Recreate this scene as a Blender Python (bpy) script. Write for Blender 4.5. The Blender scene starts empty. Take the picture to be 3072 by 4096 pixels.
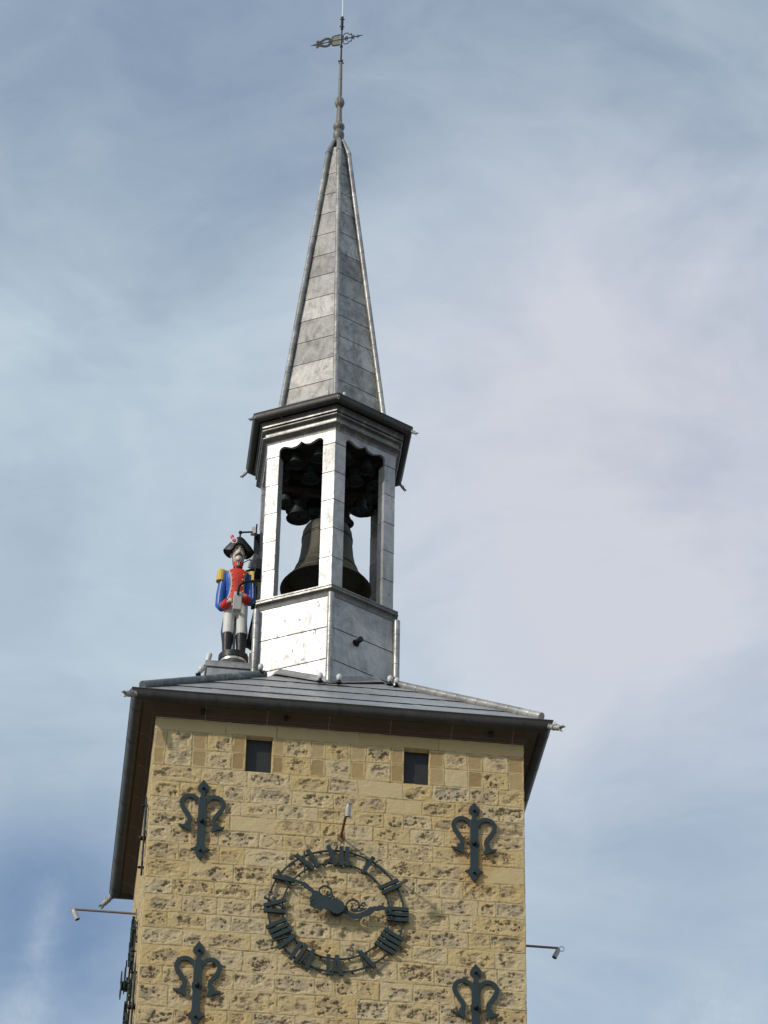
import bpy, bmesh, math, random
import numpy as np
from mathutils import Vector, Matrix
from math import sin, cos, pi, radians, sqrt, atan2

S = bpy.context.scene
COL = S.collection
ZS = 33.8                       # height of the cornice above the square (z = 0 is the ground)

# ------------------------------------------------------------------ camera
cd = bpy.data.cameras.new('camera'); cam = bpy.data.objects.new('camera', cd); COL.objects.link(cam)
cd.sensor_width = 36; cd.lens = 113.152; cd.clip_start = .5; cd.clip_end = 6000
R_ = Vector((.99230171, -.1228982, .01527586)); U_ = Vector((-.08411544, -.57829886, .81147706)); F_ = Vector((.09089506, .80651501, .58418458))
M = Matrix(((R_.x, U_.x, -F_.x), (R_.y, U_.y, -F_.y), (R_.z, U_.z, -F_.z))).to_4x4()
M.translation = Vector((-5.07079, -55.09814, -32.20411 + ZS)); cam.matrix_world = M
S.camera = cam

# ------------------------------------------------------------------ sun, sky, exposure
SUN = Vector((-.70, -.475, .53)).normalized()
sd = bpy.data.lights.new('sun', 'SUN'); sd.energy = 2.7; sd.angle = radians(1.4); sd.color = (1, .93, .82)
so = bpy.data.objects.new('sun', sd); COL.objects.link(so); so.location = (-40, -30, 80)
so.rotation_euler = SUN.to_track_quat('Z', 'Y').to_euler()
S.view_settings.view_transform = 'Standard'; S.view_settings.look = 'None'
S.view_settings.exposure = 0.0; S.view_settings.gamma = 1

W = bpy.data.worlds.new('World'); S.world = W; W.use_nodes = True
wt = W.node_tree; wt.nodes.clear()
def wn(t, **k):
    n = wt.nodes.new(t)
    for a, v in k.items(): setattr(n, a, v)
    return n
def wl(a, b): wt.links.new(a, b)
def wmath(op, a, b=None, c=None, clamp=False):
    n = wn('ShaderNodeMath', operation=op); n.use_clamp = clamp
    for i, v in enumerate((a, b, c)):
        if v is None: continue
        if isinstance(v, (int, float)): n.inputs[i].default_value = v
        else: wl(v, n.inputs[i])
    return n.outputs[0]
sky = wn('ShaderNodeTexSky'); sky.sky_type = 'NISHITA'; sky.sun_disc = False
sky.sun_elevation = math.asin(SUN.z); sky.sun_rotation = atan2(SUN.x, SUN.y) % (2*pi)
sky.altitude = 150; sky.air_density = 1.0; sky.dust_density = 1.6; sky.ozone_density = 1.2
tc = wn('ShaderNodeTexCoord'); DIR = tc.outputs['Generated']
def wnoise(scale, detail, rough, dist, off=(0, 0, 0), sc=(1, 1, 1), rot=(0, 0, 0)):
    mp = wn('ShaderNodeMapping'); wl(DIR, mp.inputs['Vector'])
    mp.inputs['Location'].default_value = off; mp.inputs['Scale'].default_value = sc; mp.inputs['Rotation'].default_value = rot
    n = wn('ShaderNodeTexNoise'); wl(mp.outputs[0], n.inputs['Vector'])
    n.inputs['Scale'].default_value = scale; n.inputs['Detail'].default_value = detail
    n.inputs['Roughness'].default_value = rough; n.inputs['Distortion'].default_value = dist
    return n.outputs['Fac']
def lobe(d, width, amp):      # a soft bank of cloud (or a gap) round one direction of the sky
    n = wn('ShaderNodeVectorMath', operation='DISTANCE'); wl(DIR, n.inputs[0]); n.inputs[1].default_value = Vector(d).normalized()
    q = wmath('DIVIDE', n.outputs['Value'], width); q = wmath('MULTIPLY', q, q)
    return wmath('MULTIPLY', wmath('POWER', 2.718, wmath('MULTIPLY', q, -1.0)), amp)
def sdir(px, py):             # viewing direction of the photograph, used once to say where in the sky a bank lies
    return F_ + R_*((px-1536)/12874) - U_*((py-2048)/12874)
big = wnoise(9.0, 4, .55, .7, (3.1, .4, 1.7), (1, .7, 1.9), (0, .55, .2))
fine = wnoise(34.0, 8, .66, .8, (.3, 2.2, .9), (1, .7, 2.1), (0, .65, .1))
wisp = wnoise(60.0, 8, .7, .3, (1.3, .2, 5.9), (1, .6, 1.0))
fac = wmath('ADD', wmath('MULTIPLY_ADD', big, .95, .27), wmath('MULTIPLY_ADD', fine, .25, -.10))
for (px, py, w_, a_) in [(2250, 1150, .080, .24), (2500, 2500, .085, .16), (500, 1300, .06, .10), (650, 2700, .05, .10), (1900, 3000, .06, .1),
                         (250, 3850, .042, -.62), (60, 3500, .03, -.16), (2650, 3600, .055, -.34), (1000, 820, .035, -.10), (250, 2350, .04, -.10),
                         (1500, 0, .055, -.34), (300, 60, .06, -.34), (2700, 60, .07, -.34), (2750, 1700, .03, -.14), (3000, 1300, .03, -.10), (500, 2000, .03, -.05)]:
    fac = wmath('ADD', fac, lobe(sdir(px, py), w_, a_))
wf = wmath('MULTIPLY_ADD', wisp, 3.4, -1.15, clamp=True)     # torn little streaks of cloud
wl_ = 0.0
for (px, py, w_, a_) in [(205, 3560, .0045, .20), (190, 3650, .005, .26), (172, 3740, .005, .28), (160, 3830, .0055, .28), (140, 3920, .006, .26), (118, 4010, .006, .26), (95, 4090, .0065, .24),
                         (2900, 4040, .014, .20), (2760, 4080, .012, .14)]:
    wl_ = wmath('ADD', wl_, lobe(sdir(px, py), w_, a_))
fac = wmath('ADD', fac, wmath('MULTIPLY', wl_, wmath('MULTIPLY_ADD', wf, .75, .25)))
fac = wmath('MULTIPLY', wmath('ADD', fac, 0.0, clamp=True), .95)
ccol = wn('ShaderNodeMix', data_type='RGBA')
wl(wmath('ADD', wmath('ADD', lobe(sdir(2500, 1500), .10, .75), lobe(sdir(2600, 2600), .10, .45)), wmath('MULTIPLY_ADD', big, .5, -.2), clamp=True), ccol.inputs[0])
hz = wn('ShaderNodeSeparateXYZ'); wl(DIR, hz.inputs[0])
ccol.inputs[6].default_value = (3.75, 4.55, 5.05, 1); ccol.inputs[7].default_value = (4.30, 4.45, 4.95, 1)
mx = wn('ShaderNodeMix', data_type='RGBA'); wl(fac, mx.inputs[0]); wl(sky.outputs[0], mx.inputs[6]); wl(ccol.outputs[2], mx.inputs[7])
bg = wn('ShaderNodeBackground'); bg.inputs['Strength'].default_value = .15; wl(mx.outputs[2], bg.inputs['Color'])
wo = wn('ShaderNodeOutputWorld'); wl(bg.outputs[0], wo.inputs['Surface'])

# ------------------------------------------------------------------ materials
def mat(name, col=(.5, .5, .5), rough=.5, metal=0.0, spec=.5):
    m = bpy.data.materials.new(name); m.use_nodes = True
    b = m.node_tree.nodes['Principled BSDF']
    b.inputs['Base Color'].default_value = (*col, 1); b.inputs['Roughness'].default_value = rough
    b.inputs['Metallic'].default_value = metal; b.inputs['Specular IOR Level'].default_value = spec
    return m
class NT:
    def __init__(s, m): s.t = m.node_tree; s.b = s.t.nodes['Principled BSDF']
    def n(s, t, **k):
        x = s.t.nodes.new(t)
        for a, v in k.items(): setattr(x, a, v)
        return x
    def l(s, a, b): s.t.links.new(a, b)
    def math(s, op, a, b=None, c=None, clamp=False):
        x = s.n('ShaderNodeMath', operation=op); x.use_clamp = clamp
        for i, v in enumerate((a, b, c)):
            if v is None: continue
            if isinstance(v, (int, float)): x.inputs[i].default_value = v
            else: s.l(v, x.inputs[i])
        return x.outputs[0]
    def coord(s, kind='Object', scale=(1, 1, 1), rot=(0, 0, 0), off=(0, 0, 0)):
        tc = s.n('ShaderNodeTexCoord'); mp = s.n('ShaderNodeMapping'); s.l(tc.outputs[kind], mp.inputs[0])
        mp.inputs['Scale'].default_value = scale; mp.inputs['Rotation'].default_value = rot; mp.inputs['Location'].default_value = off
        return mp.outputs[0]
    def noise(s, v, scale, detail=4, rough=.55, dist=0.0):
        x = s.n('ShaderNodeTexNoise'); s.l(v, x.inputs['Vector'])
        x.inputs['Scale'].default_value = scale; x.inputs['Detail'].default_value = detail
        x.inputs['Roughness'].default_value = rough; x.inputs['Distortion'].default_value = dist
        return x.outputs['Fac']
    def ramp(s, f, stops):
        x = s.n('ShaderNodeValToRGB'); s.l(f, x.inputs[0]); cr = x.color_ramp
        while len(cr.elements) < len(stops): cr.elements.new(.5)
        for e, (p, c) in zip(cr.elements, stops): e.position = p; e.color = (*c, 1) if len(c) == 3 else c
        return x.outputs[0]
    def mix(s, f, a, b, blend='MIX'):
        x = s.n('ShaderNodeMix', data_type='RGBA', blend_type=blend)
        for i, v in ((0, f), (6, a), (7, b)):
            if isinstance(v, (int, float)): x.inputs[i].default_value = v
            elif isinstance(v, tuple): x.inputs[i].default_value = (*v, 1)
            else: s.l(v, x.inputs[i])
        return x.outputs[2]
    def bump(s, h, strength=.3, dist=.02):
        x = s.n('ShaderNodeBump'); s.l(h, x.inputs['Height']); x.inputs['Strength'].default_value = strength; x.inputs['Distance'].default_value = dist
        s.l(x.outputs[0], s.b.inputs['Normal'])

HX0 = -.08
def lead_mat(name, lo, hi, r0, r1, metal=.2, scale=2.2, warm=(.62, .56, .47), blotch=.5, seg=0, segw=.6, segoff=0.0):
    """sheet lead: bright and tarnished streaks, scuffs, faint dents"""
    m = mat(name, metal=metal); t = NT(m)
    v = t.coord('Object', (1, 1, .55)); v2 = t.coord('Object', (1, 1, .9), (0, .35, .2))
    a = t.noise(v, scale, 7, .66, 2.0); b = t.noise(v2, scale*4.2, 5, .6, 2.2); c = t.noise(v2, scale*.55, 3, .5, .4)
    f = t.math('ADD', t.math('MULTIPLY', a, .55), t.math('ADD', t.math('MULTIPLY', b, .28), t.math('MULTIPLY', c, .25)))
    colr = t.ramp(f, [(.36, lo), (.50, tuple(.5*(x+y) for x, y in zip(lo, hi))), (.62, hi)])
    colr = t.mix(t.math('MULTIPLY', t.ramp(t.noise(v, scale*.9, 4, .6, 1), [(.55, (0, 0, 0)), (.72, (1, 1, 1))]), .35), colr, warm)
    spots = t.ramp(t.noise(t.coord('Object', (1, 1, .6), (0, .5, 0)), scale*5.5, 6, .72, .8), [(.60, (0, 0, 0)), (.68, (1, 1, 1))])
    colr = t.mix(t.math('MULTIPLY', spots, blotch), colr, (.13, .13, .13))
    if seg:          # every dressed length has its own tarnish
        tcn = t.n('ShaderNodeTexCoord'); sx = t.n('ShaderNodeSeparateXYZ'); t.l(tcn.outputs['Object'], sx.inputs[0])
        wnz = t.n('ShaderNodeTexWhiteNoise', noise_dimensions='1D'); t.l(t.math('FLOOR', t.math('ADD', t.math('MULTIPLY', t.math('ADD', sx.outputs[2], segoff), seg), t.math('MULTIPLY', t.math('GREATER_THAN', sx.outputs[0], HX0), 31.0))), wnz.inputs['W'])
        colr = t.mix(t.math('MULTIPLY', wnz.outputs['Value'], segw), colr, tuple(.4*x for x in lo))
    t.l(colr, t.b.inputs['Base Color'])
    rr = t.math('MULTIPLY_ADD', t.math('SUBTRACT', 1.0, f), (r1-r0)*2.2, r0-(r1-r0)*.6, clamp=True)
    t.l(t.math('ADD', rr, t.math('MULTIPLY', spots, .32)), t.b.inputs['Roughness'])
    t.bump(t.math('ADD', c, t.math('MULTIPLY', a, .5)), .40, .020)
    return m
M_LEAD = lead_mat('lead_sheet_bright', (.21, .21, .22), (.48, .475, .47), .30, .53, .14, blotch=.85, seg=1.388, segw=.38, segoff=-(33.8+5.376))
M_SPIRE = lead_mat('lead_sheet_spire', (.05, .048, .045), (.46, .445, .42), .24, .54, .25, scale=2.9, blotch=.95, seg=1.513, segw=.45, segoff=-(33.8+9.645))
M_ROOF = lead_mat('lead_sheet_roof', (.16, .165, .175), (.34, .345, .355), .30, .5, .15, 1.3, (.34, .325, .30), .3)
M_ROLL = lead_mat('lead_roll', (.18, .18, .18), (.42, .415, .40), .32, .48, .25, scale=3.5, seg=2.95)
M_ROLLD = lead_mat('lead_roll_dark', (.055, .06, .066), (.13, .135, .14), .45, .6, .1, scale=3.5)  # darker, rougher version of the roll lead, used on the left hips
M_MOULD = lead_mat('lead_moulding', (.06, .058, .055), (.17, .165, .155), .32, .46, .25, scale=3)
M_GUT = lead_mat('gutter_metal', (.022, .021, .020), (.050, .046, .042), .45, .6, .2, 2.0, (.06, .05, .035), .3)
M_FIN = lead_mat('finial_lead', (.10, .095, .086), (.17, .16, .142), .42, .55, .1, 4, (.22, .20, .16), .25)
M_DARK = mat('dark_underlay', (.02, .02, .02), .8)
M_GARG = lead_mat('gargoyle_lead', (.16, .155, .15), (.34, .33, .31), .5, .65, .1, 6)

def paint(name, col, rough=.4, var=.25, spec=.5, metal=0.0, grime=.35):
    """old paint: uneven colour, a film of dirt in streaks, dull and shiny places"""
    m = mat(name, col, rough, metal, spec); t = NT(m)
    f = t.noise(t.coord('Object'), 6, 5, .6); g = t.noise(t.coord('Object', (1, 1, .35)), 13, 6, .7, .6)
    c = t.mix(f, tuple(c*(1-var) for c in col), tuple(min(1, c*(1+var)) for c in col))
    c = t.mix(t.math('MULTIPLY', t.ramp(g, [(.52, (0, 0, 0)), (.70, (1, 1, 1))]), grime), c, tuple(.35*x+.03 for x in col))
    t.l(c, t.b.inputs['Base Color'])
    t.l(t.math('MULTIPLY_ADD', g, .3, rough-.12), t.b.inputs['Roughness']); t.bump(g, .12, .004)
    return m
M_IRON = paint('painted_iron', (.017, .031, .035), .55, .3, .35)
M_BLACKIRON = paint('black_iron', (.011, .013, .015), .6, .25, .3)
M_RUST = paint('rusty_pole', (.17, .095, .055), .7, .35)
M_PINKPOLE = paint('primed_pole', (.20, .165, .155), .6, .25)
M_LAMPG = paint('lamp_grey', (.40, .40, .39), .35, .12)
M_LAMPW = paint('lamp_white', (.55, .55, .54), .35, .1)
M_VGREEN = paint('vane_green', (.085, .095, .055), .55, .3)
M_ROD = paint('bright_rod', (.7, .71, .72), .35, .1, metal=.5)
M_BELL = None
def bell_mat():
    m = mat('bell_bronze', (.06, .055, .04), .6, .45); t = NT(m)
    v = t.coord('Object', (1, 1, .5)); f = t.noise(v, 3.2, 6, .65, .6); g = t.noise(v, 14, 4, .6)
    c = t.ramp(f, [(.3, (.022, .026, .020)), (.55, (.05, .044, .028)), (.75, (.085, .062, .035))])
    c = t.mix(t.ramp(g, [(.62, (0, 0, 0)), (.72, (1, 1, 1))]), c, (.10, .09, .065))
    t.l(c, t.b.inputs['Base Color']); t.bump(g, .2, .01); return m
M_BELL = bell_mat()
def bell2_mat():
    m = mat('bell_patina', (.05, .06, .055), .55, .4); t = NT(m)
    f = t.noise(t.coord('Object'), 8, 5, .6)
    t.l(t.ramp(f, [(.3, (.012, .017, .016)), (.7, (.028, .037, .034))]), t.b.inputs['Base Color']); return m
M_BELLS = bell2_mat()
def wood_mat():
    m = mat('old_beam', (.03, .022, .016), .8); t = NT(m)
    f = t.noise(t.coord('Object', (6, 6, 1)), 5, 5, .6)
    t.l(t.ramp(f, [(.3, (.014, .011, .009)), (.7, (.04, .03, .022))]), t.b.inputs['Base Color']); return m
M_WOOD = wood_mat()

def stone_wall_mat():
    """colours of the wall: pale ochre stone and pointing, grey-brown eroded hearts, brown smooth blocks, rust; the relief itself is in the mesh"""
    m = mat('wall_stone', rough=.9, spec=.2); t = NT(m)
    at = t.n('ShaderNodeAttribute'); at.attribute_name = 'stone'; at.attribute_type = 'GEOMETRY'
    sp = t.n('ShaderNodeSeparateColor'); t.l(at.outputs['Color'], sp.inputs[0]); patch, tint, joint = sp.outputs[0], sp.outputs[1], sp.outputs[2]
    at2 = t.n('ShaderNodeAttribute'); at2.attribute_name = 'stain'; at2.attribute_type = 'GEOMETRY'
    sp2 = t.n('ShaderNodeSeparateColor'); t.l(at2.outputs['Color'], sp2.inputs[0]); brown, rust, pit = sp2.outputs[0], sp2.outputs[1], sp2.outputs[2]
    v = t.coord('Object'); n1 = t.noise(v, 1.3, 5, .6); n2 = t.noise(v, 11, 5, .65); n3 = t.noise(v, 34, 4, .7)
    base = t.mix(n1, (.46, .34, .155), (.55, .425, .225))
    base = t.mix(t.math('MULTIPLY', n2, .55), base, (.40, .27, .11))
    base = t.mix(t.math('MULTIPLY', tint, .5), base, (.50, .44, .30))
    rough = t.mix(n2, (.27, .21, .125), (.415, .34, .225)); rough = t.mix(t.math('MULTIPLY', n3, .45), rough, (.30, .215, .12))
    rough = t.mix(t.math('MULTIPLY', tint, .5), rough, (.36, .31, .24))
    c = t.mix(patch, base, rough)
    c = t.mix(brown, c, t.mix(n2, (.235, .150, .065), (.32, .225, .105)))
    c = t.mix(t.math('MULTIPLY', rust, .8), c, t.mix(n2, (.42, .21, .06), (.50, .30, .12)))
    c = t.mix(t.math('MULTIPLY', joint, .70), c, (.20, .165, .10))
    c = t.mix(t.math('MULTIPLY', pit, .5), c, (.14, .095, .05))
    t.l(c, t.b.inputs['Base Color'])
    t.bump(t.math('ADD', n2, n3), .35, .012)
    return m
M_WALL = stone_wall_mat()
def smooth_stone(name, a, b):
    m = mat(name, rough=.85, spec=.25); t = NT(m)
    v = t.coord('Object'); f = t.noise(v, 2.2, 6, .65); g = t.noise(v, 18, 4, .6)
    c = t.mix(f, a, b)
    x = t.n('ShaderNodeTexCoord'); s_ = t.n('ShaderNodeSeparateXYZ'); t.l(x.outputs['Object'], s_.inputs[0])
    # pale mortar joints about every 1.1 m along the run
    side = t.math('GREATER_THAN', t.math('ABSOLUTE', s_.outputs[0]), t.math('ABSOLUTE', s_.outputs[1]))
    run = t.math('ADD', t.math('MULTIPLY', side, s_.outputs[1]), t.math('MULTIPLY', t.math('SUBTRACT', 1.0, side), s_.outputs[0]))
    jx = t.math('LESS_THAN', t.math('FRACT', t.math('DIVIDE', t.math('ADD', run, 20.13), 1.17)), .012)
    t.l(t.mix(t.math('MULTIPLY', jx, .5), c, (.40, .34, .25)), t.b.inputs['Base Color']); t.bump(g, .2, .01); return m
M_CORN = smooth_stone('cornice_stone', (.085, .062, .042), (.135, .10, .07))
M_LOWER = smooth_stone('lower_wall_stone', (.45, .34, .18), (.54, .43, .25))
M_SLATE = paint('window_slate', (.008, .010, .013), .55, .25)
def ground_mat():
    m = mat('square_paving', rough=.85); t = NT(m)
    v = t.coord('Object'); b = t.n('ShaderNodeTexBrick'); t.l(v, b.inputs['Vector']); b.inputs['Scale'].default_value = 1.2
    b.inputs['Color1'].default_value = (.13, .12, .105, 1); b.inputs['Color2'].default_value = (.16, .15, .13, 1); b.inputs['Mortar'].default_value = (.08, .075, .07, 1)
    b.inputs['Mortar Size'].default_value = .01
    t.l(t.mix(t.noise(v, .3, 5), b.outputs['Color'], (.12, .115, .105)), t.b.inputs['Base Color']); return m

# ------------------------------------------------------------------ mesh helpers
class MB:
    def __init__(s): s.v = []; s.f = []
    def add(s, vs, fs):
        o = len(s.v); s.v += [tuple(p) for p in vs]; s.f += [tuple(i+o for i in f) for f in fs]; return s
    def box(s, lo, hi, mtx=None):
        x0, y0, z0 = lo; x1, y1, z1 = hi
        vs = [Vector(p) for p in ((x0, y0, z0), (x1, y0, z0), (x1, y1, z0), (x0, y1, z0), (x0, y0, z1), (x1, y0, z1), (x1, y1, z1), (x0, y1, z1))]
        if mtx: vs = [mtx @ p for p in vs]
        return s.add(vs, [(0, 3, 2, 1), (4, 5, 6, 7), (0, 1, 5, 4), (1, 2, 6, 5), (2, 3, 7, 6), (3, 0, 4, 7)])
    def prism(s, bot, top):
        n = len(bot)
        return s.add(list(bot)+list(top), [tuple(range(n))[::-1], tuple(range(n, 2*n))] + [(i, (i+1) % n, n+(i+1) % n, n+i) for i in range(n)])
    def tube(s, pts, rad, seg=8, cap=True, flat=None):
        pts = [Vector(p) for p in pts]; n = len(pts)
        rads = rad if isinstance(rad, (list, tuple)) else [rad]*n
        rings = []; up = None
        for i, p in enumerate(pts):
            t = (pts[min(i+1, n-1)]-pts[max(i-1, 0)]).normalized()
            if up is None:
                up = Vector((0, 0, 1)) if abs(t.z) < .9 else Vector((1, 0, 0))
            a = t.cross(up).normalized(); b = a.cross(t).normalized(); up = b
            r = rads[i]; rx, ry = r if isinstance(r, (tuple, list)) else (r, r)
            rings.append([p + a*rx*cos(2*pi*k/seg) + b*ry*sin(2*pi*k/seg) for k in range(seg)])
        vs = [q for r in rings for q in r]; fs = []
        for i in range(n-1):
            for k in range(seg):
                fs.append((i*seg+k, i*seg+(k+1) % seg, (i+1)*seg+(k+1) % seg, (i+1)*seg+k))
        if cap: fs += [tuple(range(seg))[::-1], tuple((n-1)*seg+k for k in range(seg))]
        return s.add(vs, fs)
    def lathe(s, prof, c=(0, 0, 0), seg=24, flute=0, ph=0.0, capb=True, capt=True):
        vs = []; n = len(prof)
        for (r, z) in prof:
            for k in range(seg):
                a = 2*pi*k/seg+ph; rr = r*(1-flute*(k % 2)); vs.append((c[0]+rr*cos(a), c[1]+rr*sin(a), c[2]+z))
        fs = [(i*seg+k, i*seg+(k+1) % seg, (i+1)*seg+(k+1) % seg, (i+1)*seg+k) for i in range(n-1) for k in range(seg)]
        if capb: fs.append(tuple(range(seg))[::-1])
        if capt: fs.append(tuple((n-1)*seg+k for k in range(seg)))
        return s.add(vs, fs)
    def ball(s, c, r, seg=12, sc=(1, 1, 1)):
        prof = [(max(1e-4, r*sin(pi*i/8)), -r*cos(pi*i/8)) for i in range(9)]
        vs = []
        for (rr, z) in prof:
            for k in range(seg): vs.append((c[0]+rr*cos(2*pi*k/seg)*sc[0], c[1]+rr*sin(2*pi*k/seg)*sc[1], c[2]+z*sc[2]))
        return s.add(vs, [(i*seg+k, i*seg+(k+1) % seg, (i+1)*seg+(k+1) % seg, (i+1)*seg+k) for i in range(8) for k in range(seg)])
    def poly(s, pts, n, th, o=(0, 0, 0), e1=(1, 0, 0), e2=(0, 0, 1)):
        """outline in a plane, given thickness th towards n"""
        o, e1, e2, n = Vector(o), Vector(e1), Vector(e2), Vector(n)
        P = [o+e1*p[0]+e2*p[1] for p in pts]; N = len(P)
        ar = sum(pts[i][0]*pts[(i+1) % N][1]-pts[(i+1) % N][0]*pts[i][1] for i in range(N))
        if (e1.cross(e2)).dot(n)*ar < 0: P = P[::-1]
        from mathutils.geometry import tessellate_polygon
        tri = tessellate_polygon([P])
        Q = [p+n*th for p in P]; fs = []
        for t3 in tri:
            a, b, c = t3
            if (P[b]-P[a]).cross(P[c]-P[a]).dot(n) < 0: a, c = c, a
            fs.append((N+a, N+b, N+c)); fs.append((c, b, a))
        fs += [(i, (i+1) % N, N+(i+1) % N, N+i) for i in range(N)]
        return s.add(P+Q, fs)
    def ribbon(s, path, w, n, th, o=(0, 0, 0), e1=(1, 0, 0), e2=(0, 0, 1), closed=False):
        """flat bar of width w following a path in a plane"""
        P = [Vector((p[0], p[1])) for p in path]; N = len(P)
        ws = w if isinstance(w, (list, tuple)) else [w]*N
        L, Rr = [], []
        for i in range(N):
            if closed: t = P[(i+1) % N]-P[i-1]
            else: t = P[min(i+1, N-1)]-P[max(i-1, 0)]
            t.normalize(); q = Vector((-t.y, t.x))
            L.append(P[i]+q*ws[i]/2); Rr.append(P[i]-q*ws[i]/2)
        o, e1, e2, n = Vector(o), Vector(e1), Vector(e2), Vector(n)
        to = lambda p, h: o+e1*p.x+e2*p.y+n*h
        vs = [to(p, 0) for p in L]+[to(p, 0) for p in Rr]+[to(p, th) for p in L]+[to(p, th) for p in Rr]
        fs = []
        for i in range(N if closed else N-1):
            j = (i+1) % N
            fs += [(i, j, N+j, N+i), (2*N+i, 3*N+i, 3*N+j, 2*N+j), (i, 2*N+i, 2*N+j, j), (N+i, N+j, 3*N+j, 3*N+i)]
        if not closed: fs += [(0, N, 3*N, 2*N), (N-1, 2*N+N-1, 3*N+N-1, N+N-1)]
        return s.add(vs, fs)
    def build(s, name, m, parent=None, smooth=None, bevel=0):
        me = bpy.data.meshes.new(name); me.from_pydata(s.v, [], s.f); me.update()
        bm = bmesh.new(); bm.from_mesh(me); bmesh.ops.recalc_face_normals(bm, faces=bm.faces); bm.to_mesh(me); bm.free()
        o = bpy.data.objects.new(name, me); COL.objects.link(o); me.materials.append(m)
        if parent: o.parent = parent
        if smooth is not None: shade(me, smooth)
        if bevel:
            b = o.modifiers.new('bevel', 'BEVEL'); b.width = bevel; b.segments = 2; b.limit_method = 'ANGLE'
        return o
def shade(me, ang):
    me.polygons.foreach_set('use_smooth', [True]*len(me.polygons))
    bm = bmesh.new(); bm.from_mesh(me)
    for e in bm.edges:
        e.smooth = not (len(e.link_faces) == 2 and e.calc_face_angle(0) > radians(ang))
    bm.to_mesh(me); bm.free()
def thing(name, label, cat, loc=(0, 0, 0), rz=0, group=None):
    o = bpy.data.objects.new(name, None); COL.objects.link(o); o.location = loc; o.rotation_euler = (0, 0, rz); o.empty_display_size = .3
    o['label'] = label; o['category'] = cat
    if group: o['group'] = group
    return o
def copy_thing(src, loc, rz=0, label=None):
    r = src.copy(); COL.objects.link(r); r.location = loc; r.rotation_euler = (0, 0, rz)
    if label: r['label'] = label
    for ch in list(src.children):
        c = ch.copy(); COL.objects.link(c); c.parent = r
        for g in list(ch.children):
            d = g.copy(); COL.objects.link(d); d.parent = c
    return r
def catmull(pts, n=6):
    out = []; P = [Vector(p) for p in pts]
    for i in range(len(P)-1):
        a, b, c, d = P[max(i-1, 0)], P[i], P[i+1], P[min(i+2, len(P)-1)]
        for k in range(n):
            t = k/n; out.append(.5*((2*b)+(c-a)*t+(2*a-5*b+4*c-d)*t*t+(3*b-a-3*c+d)*t**3))
    out.append(P[-1]); return out
def Zt(z): return z+ZS
rng = random.Random(7)

# ------------------------------------------------------------------ ground
g = MB(); g.add([(-3000, -3000, 0), (3000, -3000, 0), (3000, 3000, 0), (-3000, 3000, 0)], [(0, 1, 2, 3)])
go = g.build('ground', ground_mat()); go['kind'] = 'structure'

# ================================================================== THE TOWER
tower = thing('clock_tower', 'tall square ochre stone clock tower with lead roof, open bell turret and slender grey spire', 'tower')
A = 3.5
# ---- stone wall: one sheet running round the left, front and right side, its relief real
def vnoise(x, y, seed):
    r = np.random.RandomState(seed); T = r.rand(256, 256)
    xi = np.floor(x).astype(int); yi = np.floor(y).astype(int); fx = x-xi; fy = y-yi
    fx = fx*fx*(3-2*fx); fy = fy*fy*(3-2*fy)
    a = T[yi % 256, xi % 256]; b = T[yi % 256, (xi+1) % 256]; c = T[(yi+1) % 256, xi % 256]; d = T[(yi+1) % 256, (xi+1) % 256]
    return (a*(1-fx)+b*fx)*(1-fy)+(c*(1-fx)+d*fx)*fy
def fbm(x, y, seed, oct=4, gain=.5):
    s = 0; a = 1; tot = 0
    for i in range(oct):
        s = s+a*vnoise(x*2**i+17.3*i, y*2**i+5.1*i, seed+i); tot += a; a *= gain
    return s/tot
def sstep(a, b, x): t = np.clip((x-a)/(b-a), 0, 1); return t*t*(3-2*t)
ZB = -7.4
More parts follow.
